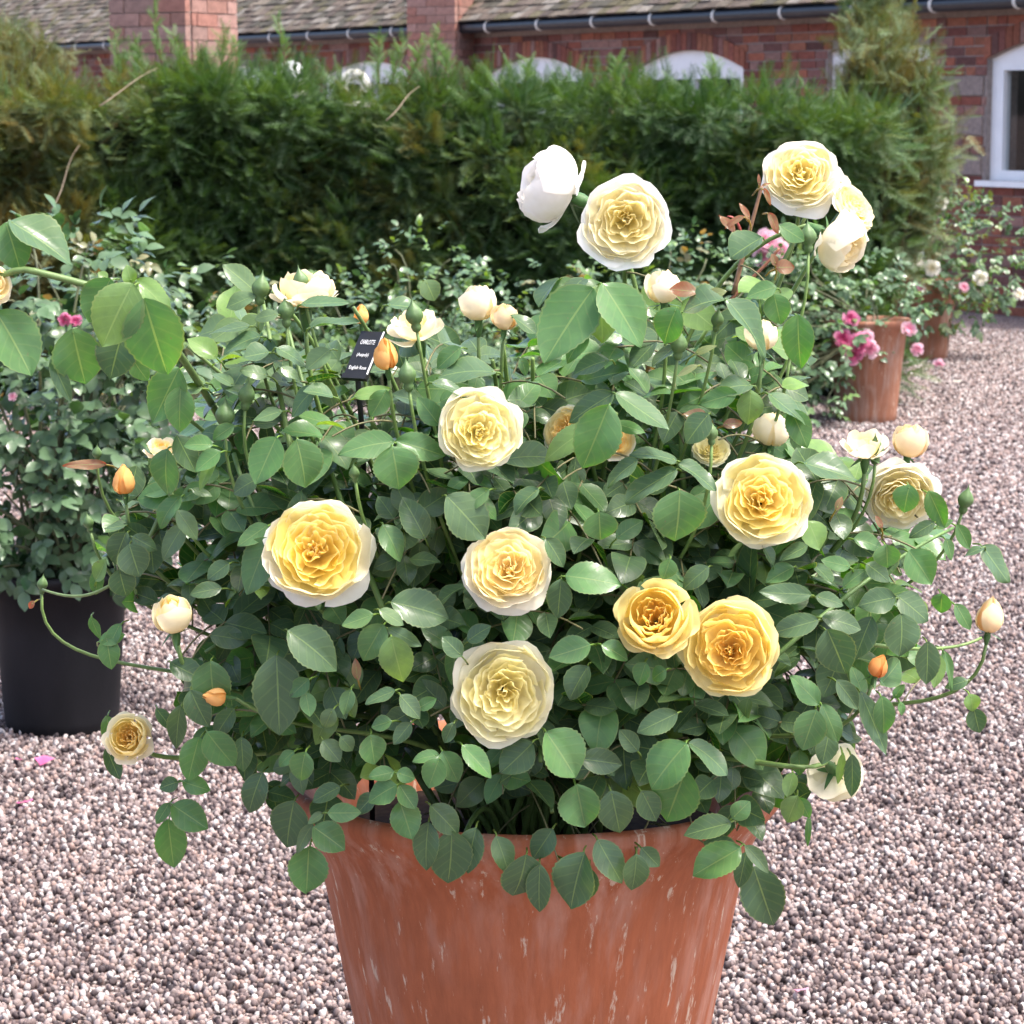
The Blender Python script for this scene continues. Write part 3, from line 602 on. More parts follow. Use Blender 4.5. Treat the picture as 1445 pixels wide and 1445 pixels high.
def rings(kind, drop=0.0):
    """list of (theta, psi, profile, ruffle, k, twist, curl, colour fraction 0 centre .. 1 outer)"""
    o = []
    def ring(n, rt, zt, p1, p2, psi, ruf, frac, tw=0.03, curl=0.0, jr=0.04, jz=0.04, k=3, off=None, base=-0.42):
        th0 = U(0, 6.28) if off is None else off
        for i in range(n):
            a, b = U(-jr, jr), U(-jz, jz)
            o.append((th0 + i * 2 * math.pi / n + U(-.12, .12), psi * U(0.9, 1.12), [(0.05, base), (p1[0], p1[1]), (p2[0] + a, p2[1] + b), (rt + a, zt + b)], ruf, k, U(-tw, tw), curl, min(1, max(0, frac + U(-.06, .06)))))
    if kind in ('rosette', 'deepcup', 'ball'):
        g = drop
        ring(6, 0.98, -0.12 - g, (0.35, -0.44), (0.82, -0.06 - g * 0.3), 0.74, 0.040, 1.0, 0.05, -0.03, 0.07, 0.11)
        ring(6, 0.90, 0.02, (0.48, -0.44), (0.92, -0.16), 0.72, 0.035, 0.84, 0.05, -0.02, 0.05, 0.06)
        ring(7, 0.78, 0.13, (0.50, -0.42), (0.88, -0.06), 0.62, 0.030, 0.58, 0.05)
        up = 0.10 if kind == 'deepcup' else 0.05
        for j in range(6):
            f = j / 5; rt = 0.68 * (1 - f) + 0.13 * f; zt = 0.10 + up * math.sin(f * 2.6) + 0.015 * j
            ring([8, 8, 7, 6, 5, 4][j], rt, zt, (rt * 0.48, zt - 0.36), (rt * (1.0 if kind == 'rosette' else 1.10), zt - 0.13), (0.56 + 0.30 * f), 0.030 + 0.012 * f, 0.46 - 0.44 * f, 0.09 + 0.05 * f, 0.0, 0.05, 0.05, 3, base=zt - 0.5)
        ring(4, 0.06, 0.20, (0.09, -0.05), (0.12, 0.10), 1.0, 0.02, 0.05, 0.04, base=-0.1)
    elif kind == 'globe':
        ring(3, 0.95, -0.15, (0.45, -0.5), (0.95, -0.35), 0.5, 0.05, 1.0, 0.06, 0.0, 0.08, 0.15)
        ring(5, 0.62, 0.62, (0.72, -0.55), (1.06, 0.10), 0.82, 0.03, 0.95, 0.03, 0.05)
        ring(5, 0.48, 0.62, (0.66, -0.5), (0.95, 0.15), 0.85, 0.03, 0.8, 0.03)
        for j in range(4):
            f = j / 3; rt = 0.45 * (1 - f) + 0.12 * f; ring([7, 6, 5, 3][j], rt, 0.52 - 0.04 * f, (rt * 0.9, -0.1), (rt * 1.2, 0.3), 0.6 + 0.2 * f, 0.035, 0.6 - 0.5 * f, 0.09, base=0.0)
    elif kind == 'cup':
        ring(5, 1.0, -0.04, (0.40, -0.46), (0.84, -0.20), 0.56, 0.035, 1.0, 0.05, -0.05, 0.06, 0.10)
        ring(4, 0.86, 0.22, (0.52, -0.46), (0.92, -0.10), 0.72, 0.025, 0.75, 0.04)
        ring(4, 0.66, 0.42, (0.55, -0.46), (0.88, 0.02), 0.86, 0.02, 0.55, 0.03)
        ring(5, 0.54, 0.46, (0.50, -0.44), (0.76, 0.08), 0.78, 0.02, 0.45, 0.03)
        for j in range(4):
            f = j / 3; rt = 0.40 * (1 - f) + 0.10 * f; ring([6, 6, 5, 3][j], rt, 0.38 - 0.05 * f, (rt * 0.9, -0.35), (rt * 1.25, 0.1), 0.6 + 0.2 * f, 0.03, 0.3 - 0.3 * f, 0.08, k=4)
    elif kind == 'loose':
        ring(5, 1.0, 0.12, (0.40, -0.42), (0.80, -0.25), 0.55, 0.04, 1.0, 0.05, 0.02, 0.08, 0.16)
        ring(5, 0.72, 0.42, (0.42, -0.42), (0.78, 0.0), 0.62, 0.03, 0.7, 0.05)
        ring(5, 0.45, 0.40, (0.38, -0.4), (0.55, 0.1), 0.7, 0.03, 0.4, 0.08); ring(4, 0.2, 0.32, (0.2, -0.4), (0.3, 0.1), 0.8, 0.03, 0.1, 0.08)
    elif kind == 'half':
        ring(3, 0.66, 0.86, (0.78, -0.45), (1.0, 0.30), 0.92, 0.03, 0.9, 0.04, 0.08, 0.06, 0.10)
        ring(4, 0.36, 1.05, (0.74, -0.45), (0.92, 0.45), 0.95, 0.02, 0.6, 0.03, 0.03)
        ring(4, 0.20, 1.08, (0.6, -0.42), (0.70, 0.50), 1.0, 0.012, 0.3, 0.02); ring(3, 0.08, 1.08, (0.45, -0.4), (0.45, 0.55), 1.1, 0.01, 0.0, 0.02)
    elif kind == 'bud':
        ring(3, 0.30, 1.25, (0.80, -0.45), (1.02, 0.40), 0.98, 0.02, 0.8, 0.10, 0.04, 0.05, 0.12)
        ring(3, 0.14, 1.45, (0.76, -0.45), (0.80, 0.50), 1.05, 0.015, 0.5, 0.12, 0.02)
        ring(3, 0.05, 1.52, (0.6, -0.42), (0.5, 0.55), 1.1, 0.01, 0.2, 0.05)
    return o
def petal_tint(pal, fr, s, t):
    c0, c1, c2 = [np.array(c) for c in PAL[pal]]
    f = np.clip(fr + 0.30 * (s - 0.6), 0, 1)[:, None]
    c = np.where(f < 0.5, c0 + (c1 - c0) * f * 2, c1 + (c2 - c1) * (f * 2 - 1)); e = (np.clip(s - 0.86, 0, 1) / 0.14 * 0.40)[:, None]
    return c + (c2 - c) * e
def calyx(R, hip=True):
    mb = MB(); g = (0.055, 0.13, 0.035); b = -0.42 * R; q_ = min(1.0, max(0.35, R / 0.045)); h = 0.020 * q_
    mb.add(*lathe([(0.0035 * q_, b - h - 0.014 * q_), (0.006 * q_, b - h - 0.004 * q_), (0.0085 * q_, b - h + 0.006 * q_), (0.0075 * q_, b - 0.004 * q_), (0.010 * q_, b + 0.004 * q_)], 8), g)
    for i in range(5):
        a = i * 2 * math.pi / 5 + U(-.2, .2); L_ = 0.028 * U(0.8, 1.2) * q_ ** 0.6; pts = []; bend = U(-0.5, 0.7)
        for q in range(5):
            f = q / 4; r = 0.005 + L_ * f * (0.9 - 0.2 * f); z = b - 0.002 - L_ * f * bend; w_ = 0.0052 * q_ * (1 - f) ** 0.8
            c, s = math.cos(a), math.sin(a); pts += [(r * c - w_ * s, r * s + w_ * c, z), (r * c + w_ * s, r * s - w_ * c, z)]
        mb.add(pts, [[2 * q, 2 * q + 1, 2 * q + 3, 2 * q + 2] for q in range(4)], g)
    return mb
def face_w(f): return nz([f[0], -f[2], f[1]])
def frame_z(zd):
    zd = nz(zd); a = np.array([1.0, 0, 0]) if abs(zd[0]) < 0.9 else np.array([0, 0, 1.0]); x = nz(np.cross(a, zd)); return np.stack([x, np.cross(zd, x), zd], 1)
def m4(R, p):
    M = Matrix.Identity(4)
    for i in range(3):
        for j in range(3): M[i][j] = R[i][j]
        M[i][3] = p[i]
    return M
def bloom(parent, p, R, kind, fw, pal, drop=0.0, label=None):
    Rm = frame_z(fw); half = kind in ('half', 'bud')
    if half: R = R / 0.9; p = p - fw * 0.35 * R
    mb = calyx(R); me = mesh('rose_bloom', np.concatenate(mb.v), mb.f, M_STEM, np.concatenate(mb.t))
    b = link('rose_bloom', me, parent, mw=m4(Rm, p))
    if label: b['label'] = label
    ox, oy, qp, qa = U(-.09, .09), U(-.09, .09), U(0, 6.28), U(0.04, 0.13); ql = random.choice((3, 4, 4, 5))
    for th, psi, pr, ruf, k, tw, curl, fr in rings(kind, drop):
        small = R < 0.025; n_ = 6 if small else 9
        V, s, t = petal_v(R, th, psi, pr, ruf, k, tw, curl, nS=n_, nT=n_)
        inner = max(0.0, 1 - fr * 1.9) * (kind in ('rosette', 'deepcup'))
        if fr < 0.62 and not half: V[:, :2] *= (1 + qa * math.cos(ql * th + qp))
        V = V + np.array([ox * R * inner, oy * R * inner, U(-.03, .03) * R * inner])
        link('petal', mesh('petal', V, GF6 if small else GF8, M_PETAL, petal_tint(pal, fr, s, t)), b)
    return p - fw * (0.42 * R + 0.032 * min(1.0, max(0.35, R / 0.045)))            # where the stem meets the hip

# ------------------------------------------------------------------ the yellow rose bush
bush = thing('rose_bush', 'leafy rose bush full of pale yellow double blooms in the large terracotta pot', 'rose bush', (PX0, PY0, 0.70))
def yfront(u, v):
    e = 1 - ((u - 752) / 690) ** 2 - ((v - 830) / 640) ** 2
    Y = 3.2 - 0.40 * math.sqrt(max(0.0, e))
    if v > 1060:
        x = (u - 752) / 1200
        if abs(x) < 0.33: Y = min(Y, PY0 - math.sqrt(max(0.0, 0.335 ** 2 - x * x)) - 0.015 * (v - 1060) / 100)
    return Y
# canes that reach blooms and shoots
CANES = []; LEAVES = []                         # leaves: dict(base, R, L, W, tint, params, prio)
def cane(end, enddir, r0=0.006, base=None, bow=0.0, leaves=True, first=0.35, tint=(0.13, 0.21, 0.055), nl=None):
    end = np.asarray(end, float)
    if base is None:
        a = math.atan2(end[1] - PY0, end[0] - PX0) + U(-.7, .7); q = U(0.02, 0.11); base = np.array([PX0 + q * math.cos(a), PY0 + q * math.sin(a), 0.70])
    d = np.linalg.norm(end - base); p1 = base + np.array([(end[0] - base[0]) * 0.25, (end[1] - base[1]) * 0.25, 0.45 * d + bow]); p2 = end - np.asarray(enddir) * 0.28 * d
    pts = bez(base, p1, p2, end, 24); CANES.append((pts, r0, tint)); 
    if leaves:
        L_ = np.linalg.norm(np.diff(pts, axis=0), axis=1).sum(); n = nl or int(L_ * (1 - first) / 0.042); ph = U(0, 6.28)
        for i in range(n):
            f = first + (0.97 - first) * (i + U(0, .5)) / n; k = min(22, int(f * 23)); q = pts[k] + (pts[k + 1] - pts[k]) * (f * 23 - k); tg = nz(pts[k + 1] - pts[k])
            ph += 2.4; x = frame_z(tg); out = nz(x[:, 0] * math.cos(ph) + x[:, 1] * math.sin(ph) + tg * 0.45 + np.array([0, 0, 0.1]))
            compound(q, out, 0.060 * U(0.75, 1.2))
    return pts
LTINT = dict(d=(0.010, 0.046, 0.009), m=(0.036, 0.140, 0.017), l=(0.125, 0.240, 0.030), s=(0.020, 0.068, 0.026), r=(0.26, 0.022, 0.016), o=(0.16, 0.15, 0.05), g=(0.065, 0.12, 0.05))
PET = []
def compound(q, out, size, n=5, tint=None):
    """five leaflets on a drooping midrib"""
    up = nz(np.array([0, -0.45, 0.85]) + rng.normal(0, 0.35, 3)); side = nz(np.cross(up, out)); R_ = size * 1.55
    rach = [q + out * R_ * f + np.array([0, 0, -0.35 * R_ * f * f]) for f in np.linspace(0, 1, 6)]; PET.append((np.array(rach), 0.0011))
    if tint is None:
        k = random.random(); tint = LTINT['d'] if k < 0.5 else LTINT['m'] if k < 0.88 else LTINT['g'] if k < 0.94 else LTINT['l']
    for f, sd, sz in ((0.5, 1, 0.78), (0.5, -1, 0.78), (0.8, 1, 0.92), (0.8, -1, 0.92), (1.0, 0, 1.1))[:n]:
        b = q + out * R_ * f + np.array([0, 0, -0.35 * R_ * f * f]); a = nz(out * (0.55 if sd else 1) + side * sd * 0.95 + np.array([0, 0, -0.3]) + rng.normal(0, 0.12, 3))
        LEAVES.append(dict(b=b, R=fr3(a, up + rng.normal(0, 0.22, 3)), L=size * sz * 0.82, W=size * sz * 0.82 * U(0.6, 0.78), t=np.array(tint) * U(0.75, 1.25), fill=True))

BLOOMS = [  # u, v, width px, kind, facing (right, up, to viewer), palette, depth offset, droop of guard petals
    (447, 776, 166, 'rosette', (0.0, .42, .9), 'deep', -.03, .30), (678, 606, 124, 'rosette', (.22, .15, 1), 'pale', -.02, 0), (716, 800, 130, 'deepcup', (0, .48, .85), 'peach', -.02, .25),
    (710, 978, 156, 'rosette', (0, .08, 1), 'pale', -.03, -.05), (925, 872, 122, 'cup', (-.1, .42, .9), 'gold', -.03, 0), (1030, 914, 148, 'deepcup', (-.2, .22, 1), 'gold', -.04, 0),
    (1078, 705, 142, 'rosette', (0, .35, .95), 'deep2', -.02, .12), (882, 313, 132, 'rosette', (-.05, .12, 1), 'white', .0, 0), (780, 266, 124, 'globe', (-.75, .32, .12), 'whitepink', .05, .0),
    (1130, 246, 116, 'deepcup', (-.1, .4, .9), 'white', .0, .25), (1172, 258, 84, 'ball', (.5, .5, -.4), 'white', .06, 0), (1206, 292, 80, 'rosette', (.55, .5, .5), 'pale', .0, 0), (1184, 342, 94, 'globe', (.62, -.36, .42), 'cream', -.01, .2),
    (430, 410, 100, 'cup', (0, 1, .22), 'cream', .02, 0), (587, 462, 82, 'loose', (-.2, .9, .4), 'cream', .06, 0), (675, 427, 58, 'half', (0, 1, .1), 'cream', .05, 0), (713, 447, 42, 'half', (.1, 1, .2), 'peachbud', .04, 0),
    (935, 404, 54, 'half', (-.1, 1, .1), 'cream', .03, 0), (1075, 472, 50, 'half', (0, 1, .15), 'cream', .0, 0), (545, 503, 42, 'bud', (-.1, 1, .2), 'apricot', .02, 0), (797, 605, 76, 'rosette', (-.5, .4, .6), 'creamdeep', .10, 0),
    (868, 620, 64, 'rosette', (.2, .4, .8), 'creamdeep', .12, 0), (1004, 634, 56, 'rosette', (0, .6, .6), 'pale', .10, 0), (1090, 606, 56, 'half', (.1, .9, -.1), 'cream', .08, 0), (1222, 630, 72, 'loose', (0, 1, .3), 'cream', .0, 0),
    (1285, 622, 54, 'half', (.15, .9, .1), 'peachbud', .0, 0), (1272, 700, 112, 'deepcup', (.05, -.30, .9), 'white', .02, 0), (1397, 872, 48, 'bud', (.1, 1, .1), 'peachbud', -.02, 0), (1182, 1095, 86, 'ball', (.35, -.5, -.6), 'pale', -.02, .3),
    (243, 866, 62, 'half', (-.1, .9, .3), 'gold2', -.04, 0), (182, 1040, 78, 'cup', (-.1, .32, .9), 'gold2', -.05, 0), (305, 983, 32, 'bud', (-.9, .15, .3), 'apricot', -.05, 0), (175, 680, 40, 'bud', (-.05, 1, .1), 'apricot', .0, 0),
    (228, 634, 52, 'loose', (.1, .9, .3), 'creamdeep', .06, 0), (1240, 942, 32, 'bud', (.3, .9, .2), 'redbud', -.05, 0), (510, 446, 26, 'bud', (0, 1, 0), 'apricot', .18, 0)]
LONGC = {(882, 313): 0.0, (784, 264): 0.0}
BL = []
for (u, v, wpx, kind, f, pal, dy, drop) in BLOOMS:
    Y = yfront(u, v) + dy; p = P(u, v, Y); fw = face_w(f); R = wpx / 2 / scl(Y) * (1.0 if kind != 'half' else 1.0)
    e = bloom(bush, p, R, kind, fw, pal, drop); BL.append((u, v, wpx / 2, p[1]))
    cane(e, nz(fw * 0.8 + np.array([0, 0, 0.5])), 0.0045 if wpx > 60 else 0.0036, first=0.40)
# arching cane that leans out towards the viewer on the far left, with a bloom at its tip
p = P(-12, 402, 2.52); fw = face_w((.62, .25, .6)); bloom(bush, p, 34 / scl(2.52), 'cup', fw, 'cream')
tip = p - fw * 0.045
pts = np.concatenate([bez(np.array([PX0 - 0.09, PY0 - 0.08, 0.70]), P(420, 820, 3.25), P(300, 530, 3.2), P(200, 436, 2.57), 20), bez(P(200, 432, 2.55), P(165, 412, 2.54), P(110, 398, 2.53), P(50, 383, 2.52), 8)[1:], bez(P(50, 383, 2.52), P(25, 376, 2.52), P(5, 384, 2.52), tip, 6)[1:]])
CANES.append((pts, 0.0052, (0.13, 0.21, 0.06)))
# flower buds in green sepals
BUDS = [(1235, 635, 34), (1362, 706, 32), (575, 530, 36), (585, 446, 36), (425, 398, 32), (368, 408, 36), (1117, 482, 34), (958, 487, 34), (125, 738, 22), (137, 640, 20), (60, 825, 22), (318, 588, 40), (348, 558, 34), (1085, 436, 30), (1140, 335, 34), (500, 668, 22), (404, 440, 34), (1012, 452, 26), (238, 680, 20), (1004, 612, 26), (240, 880, 16)]
def bud(u, v, h, f=(0, 1, .1), red=0.0):
    Y = yfront(u, v) - 0.0; p = P(u, v, Y); fw = face_w((U(-.2, .2), 1, U(-.1, .3))); L_ = h / scl(Y); Rm = frame_z(fw); an = np.arange(15) * 2 * math.pi / 15
    V, T = [], []
    for r, z in ((.10, -.62), (.16, -.55), (.20, -.40), (.17, -.30), (.25, -.22), (.345, -.02), (.33, .15), (.23, .33), (.10, .48), (.03, .62), (.0, .78)):
        rr = r * (1 + 0.07 * np.cos(5 * an)); V.append(np.stack([rr * np.cos(an), rr * np.sin(an), np.full(15, z)], 1) * L_)
        k = np.clip((np.cos(5 * an + math.pi) - 0.55) * 2, 0, 1)[:, None] * (1 if -.1 < z < .5 else 0); T.append(np.array([0.085, 0.15, 0.05]) * (1 - k) + np.array([0.62, 0.30, 0.12]) * k)
    V = np.concatenate(V); Fc = [[i * 15 + j, i * 15 + (j + 1) % 15, (i + 1) * 15 + (j + 1) % 15, (i + 1) * 15 + j] for i in range(10) for j in range(15)]
    link('flower_bud', mesh('flower_bud', V, Fc, M_STEM, np.concatenate(T)), bush, mw=m4(Rm, p)); cane(p - fw * 0.6 * L_, fw, 0.0032, first=0.55)
for b in BUDS: bud(*b)

# hand-placed leaves: base u v, tip u v, width ratio, tone, depth offset
FEAT = '''12 311 105 365 .48 s -.30;8 314 31 382 .75 m -.30;-6 440 49 526 .75 m -.32;187 400 141 488 .76 l -.33;156 393 126 456 .8 m -.31;102 464 120 546 .85 m -.31;203 421 236 535 .76 m -.34;192 396 248 436 .5 l -.31;186 400 178 375 .8 l -.3;152 394 138 384 .8 l -.3;72 506 100 568 .42 s -.3;172 472 153 534 .95 d -.29;187 506 207 540 .7 m -.28;253 519 214 598 .65 m -.1;306 506 267 471 .6 l 0;
361 412 317 372 .55 g 0;361 416 318 434 .5 g 0;353 460 295 467 .3 s 0;368 475 311 485 .42 s 0;380 497 344 504 .75 s -.01;393 443 357 449 .5 g 0;425 429 492 426 .28 s 0;438 462 506 449 .28 s 0;390 491 435 510 .48 s 0;465 493 434 522 .75 g 0;396 518 423 532 .5 g 0;378 530 340 518 .5 g 0;390 617 360 682 .72 m -.02;418 620 438 690 .8 m -.03;556 624 476 628 .5 m -.02;553 630 566 692 1.05 m -.04;559 622 632 642 .55 m -.01;330 545 300 520 .6 s 0;352 560 318 540 .5 s 0;290 540 258 530 .6 s -.05;285 548 250 545 .7 s -.05;
837 407 764 507 .62 m -.02;848 401 850 484 .6 l .0;850 400 909 487 .62 m -.03;955 434 931 486 .8 m -.01;1023 423 958 426 .6 s -.01;1026 423 1092 497 .35 s -.03;1096 405 1053 414 .6 m 0;1092 415 1102 458 .9 m 0;1126 444 1126 522 .62 m -.02;860 508 806 520 .5 s 0;866 555 800 592 .5 d 0;859 571 822 665 .66 m -.03;869 555 943 606 .5 s -.01;866 597 913 610 .4 m 0;1063 544 1010 540 .5 s 0;1059 550 1059 602 .7 l 0;1084 555 1139 597 .5 s -.01;1116 578 1142 634 .62 m -.01;1040 555 982 570 .5 m 0;1000 584 966 624 .8 d 0;959 692 958 770 1.0 m -.04;955 650 892 630 .4 s 0;955 663 879 702 .4 s -.01;958 655 1016 686 .5 s -.01;1133 653 1208 675 .42 s 0;840 600 762 640 .4 l .02;830 470 792 505 .5 m .02;720 445 760 470 .4 s .04;
600 395 615 425 .9 g .03;545 430 598 432 .4 s .02;700 525 615 515 .45 s 0;610 540 665 555 .3 s -.01;735 505 745 530 .6 m .02;650 490 615 520 .6 m .02;545 550 525 590 .7 m 0;620 600 590 560 .6 m .01;470 560 430 545 .5 s 0;450 545 400 580 .45 s 0;400 580 355 590 .4 s 0;
236 633 226 705 .62 m -.03;300 628 258 624 .6 m -.02;249 614 276 666 .6 d -.01;311 637 274 664 .6 m -.01;363 676 324 694 .75 d -.01;182 768 197 813 1.0 d -.02;178 751 157 799 .7 d -.01;168 803 178 846 .9 d -.02;186 757 222 776 .6 d 0;182 741 147 745 .35 s 0;378 741 335 770 .5 m -.01;380 759 344 836 .58 m -.01;313 830 268 836 .5 d -.02;323 795 292 817 .7 d -.01;135 820 150 790 .5 l 0;140 800 132 845 .45 m 0;128 870 140 905 .4 m -.02;170 880 150 915 .5 m -.02;150 900 158 945 .7 m -.02;140 905 175 895 .5 m -.02;150 655 88 655 .25 r 0;48 848 40 860 .6 r 0;255 700 215 740 .45 m 0;250 720 280 760 .5 g 0;260 740 225 790 .5 g 0;270 690 300 700 .4 g 0;305 640 280 690 .3 l 0;255 545 250 612 .65 m -.08;330 600 300 620 .6 m 0;
1284 684 1273 724 .95 m -.04;1310 693 1336 744 .55 m -.02;1319 737 1282 757 .5 d -.02;1251 768 1253 803 1.1 m -.04;1282 777 1317 822 .82 m -.03;1222 795 1257 819 .6 d -.01;1264 843 1212 852 .7 d -.03;1266 841 1310 874 .66 d -.03;1271 866 1279 928 .82 d -.04;1330 837 1325 868 .9 m -.02;1348 852 1372 890 .5 m -.02;1386 770 1422 822 .5 s -.02;1389 773 1360 779 .5 s -.02;1160 872 1221 881 .5 d -.04;1155 875 1090 893 .5 d -.04;1145 839 1072 837 .4 d -.03;1151 842 1194 850 .5 d -.03;1167 888 1196 952 .8 d -.05;1152 1002 1131 1060 .78 m -.05;1155 994 1119 951 .5 m -.04;1160 994 1187 1048 .5 m -.05;1170 1034 1160 1079 .72 d -.04;1214 975 1252 1064 .38 s -.05;1244 982 1253 1040 .52 m -.06;1309 905 1309 966 .56 d -.05;1327 925 1319 970 .5 l -.04;1331 917 1352 976 .22 m -.04;1366 960 1334 969 .5 d -.04;1369 979 1375 1005 .9 l -.04;1374 999 1382 1036 .72 d -.05;1202 1064 1205 1126 .38 d -.06;1190 1062 1182 1110 .25 l -.05;1120 1090 1110 1124 .6 l -.04;1126 1123 1108 1162 .8 l -.04;1128 1125 1143 1157 .55 m -.05;1142 1150 1138 1198 .2 m -.04;1200 800 1160 790 .5 m 0;1205 760 1250 770 .5 m 0;1320 745 1345 735 .5 m 0;1350 740 1372 775 .5 m 0;1335 760 1345 790 .5 m 0;1190 830 1220 800 .5 m .0;1230 870 1205 930 .6 d -.02;1180 960 1215 1000 .5 d -.03;1270 990 1275 1010 .5 m -.04;1262 985 1275 965 .6 m -.04;
281 1040 263 1103 .66 m -.05;292 1033 329 1083 .76 m -.05;257 1103 298 1116 .62 m -.05;252 1103 224 1111 .8 d -.05;243 1136 293 1168 .76 m -.05;239 1133 221 1162 .55 m -.05;237 1156 245 1227 .64 m -.06;269 974 291 1029 .65 d -.04;297 933 300 1002 .8 m -.03;390 925 395 1040 .64 d -.05;255 995 243 1062 .4 d -.03;150 1055 168 1100 .5 d -.02;150 1010 160 1060 .5 m -.0;340 1040 345 1090 .6 d -.02;370 1090 345 1150 .6 d -.02;330 1000 300 1040 .6 d -.01;240 935 285 960 .6 d 0;220 1000 245 1030 .5 d 0;
406 890 482 939 .62 d -.04;527 867 482 884 .56 m -.04;541 881 508 935 .68 m -.05;552 898 568 966 .72 l -.06;535 861 572 880 .5 g -.04;547 886 593 913 .42 g -.04;552 850 638 866 .62 d -.0;652 926 624 898 .7 d -.03;495 973 486 1009 .6 m -.05;436 958 407 984 .66 m -.05;431 977 438 1011 .7 m -.05;558 975 513 989 .42 s -.05;564 981 594 1013 .6 d -.05;553 1018 522 1025 .72 m -.05;522 1037 530 1081 .9 m -.06;431 1061 420 1105 .78 m -.06;620 1066 581 1068 .5 m -.05;620 1070 603 1113 .8 m -.06;624 1060 649 1105 .72 m -.06;652 1052 696 1095 .5 m -.05;560 1108 516 1129 .78 m -.06;564 1108 584 1142 .76 m -.05;556 1089 521 1098 .62 m -.05;560 1091 586 1096 .8 m -.05;470 1000 455 1030 .7 g -.05;480 1040 500 1060 .8 g -.05;455 1045 480 1075 .8 g -.05;590 1000 615 985 .6 m -.04;580 1020 555 1050 .6 d -.04;415 1060 390 1080 .6 m -.05;640 1020 625 1050 .6 d -.04;
564 1131 583 1184 .82 m -.04;462 1147 509 1148 .6 m -.05;442 1167 488 1198 .8 m -.05;436 1194 432 1260 .8 m -.06;442 1162 411 1206 .35 g -.04;456 1147 434 1161 .5 g -.04;415 1130 399 1202 .75 d -.02;605 1160 594 1231 .56 d -.02;637 1172 638 1254 .72 d -.01;607 1137 652 1178 .65 d -.02;672 1168 654 1234 .6 d .0;480 1110 440 1130 .6 d 0;530 1120 500 1150 .6 d 0;
770 1033 816 1097 .82 m -.05;752 1048 708 1092 .72 d -.03;742 1206 733 1276 .78 d -.03;762 1220 757 1292 .5 d -.02;825 1203 799 1282 .68 d -.02;832 1224 824 1272 .7 d -.01;843 1185 877 1246 .62 d -.02;898 1205 896 1262 .62 d -.03;905 1196 930 1224 .7 d -.02;862 1116 877 1181 .78 d -.04;813 1107 826 1168 .92 m -.05;969 1049 913 1110 .76 m -.05;972 1049 1037 1081 .5 s -.05;968 1086 937 1168 .78 m -.05;905 1116 930 1162 .7 d -.03;956 1006 898 1034 .56 d -.04;1032 1161 965 1177 .55 d -.04;1045 1196 979 1236 .68 m -.05;1033 1155 1058 1131 .8 m -.05;1051 1193 1091 1230 .4 g -.05;1063 1223 1094 1313 .68 d -.05;1053 1202 1042 1255 .5 d -.03;819 1071 882 1078 .6 d -.03;900 1060 875 1030 .6 d -.03;700 1180 720 1230 .6 d 0;780 1170 750 1215 .7 d 0;
798 813 876 820 .62 m -.03;845 722 848 767 1.1 m -.02;833 910 776 929 .62 m -.03;849 910 890 930 .62 m -.02;792 817 786 876 .62 d -.01;945 788 938 820 .8 m -.02;940 945 917 957 .95 m -.03;912 935 899 967 .8 m -.03;830 940 800 985 .7 d 0;660 905 690 880 .6 d -.01;770 760 800 800 .6 d -.01;630 700 690 760 .7 d 0;690 690 650 720 .5 m 0;600 760 570 700 .6 d .02;540 740 570 790 .6 m .0;1120 800 1080 820 .6 m -.01;1000 800 960 830 .6 d 0;1140 770 1100 790 .6 s -.01;1075 770 1100 800 .6 s -.01;870 760 905 730 .6 m .02;760 690 720 720 .6 s .0;900 650 850 680 .5 s 0;
1075 335 1030 362 .95 s 0;1100 318 1135 340 .6 m -.01;1058 310 1045 285 .3 r -.01;1085 300 1100 330 .4 r -.01;1050 305 1020 318 .3 r -.01;1038 330 1018 300 .3 r 0;1072 262 1070 245 .3 r -.01;1075 262 1088 258 .3 r 0;1078 265 1090 290 .3 r 0;1095 378 1122 375 .8 r -.01;1095 375 1090 358 .6 r -.01;985 412 945 408 .5 r 0;990 420 1025 408 .4 o .0;1000 590 965 580 .4 r .02;1020 600 1050 595 .5 r .02;1180 720 1188 700 .5 r -.02;1245 745 1235 728 .5 r -.03;505 960 500 930 .4 r -.04;980 500 1010 485 .3 o 0;985 515 955 530 .3 o 0;1140 735 1160 775 .8 l 0;500 560 550 548 .4 l 0'''
NF = 0
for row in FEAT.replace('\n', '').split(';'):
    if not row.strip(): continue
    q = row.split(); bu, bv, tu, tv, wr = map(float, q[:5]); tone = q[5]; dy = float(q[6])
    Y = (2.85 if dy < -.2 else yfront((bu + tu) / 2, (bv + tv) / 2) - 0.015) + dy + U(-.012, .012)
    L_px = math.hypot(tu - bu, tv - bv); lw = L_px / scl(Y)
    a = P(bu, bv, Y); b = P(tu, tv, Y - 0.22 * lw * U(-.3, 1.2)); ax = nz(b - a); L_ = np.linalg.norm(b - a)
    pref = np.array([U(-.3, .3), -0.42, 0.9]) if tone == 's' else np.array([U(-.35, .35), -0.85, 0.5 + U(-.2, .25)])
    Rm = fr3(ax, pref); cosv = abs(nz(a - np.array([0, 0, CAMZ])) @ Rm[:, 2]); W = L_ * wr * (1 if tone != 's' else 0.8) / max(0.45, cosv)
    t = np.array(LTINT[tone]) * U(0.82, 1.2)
    LEAVES.append(dict(b=a, R=Rm, L=L_ * 1.03, W=min(W, L_ * 1.15), t=t, fill=False, px=L_px, pet=a - ax * 0.008 + np.array([0, 0.035, -0.010])))
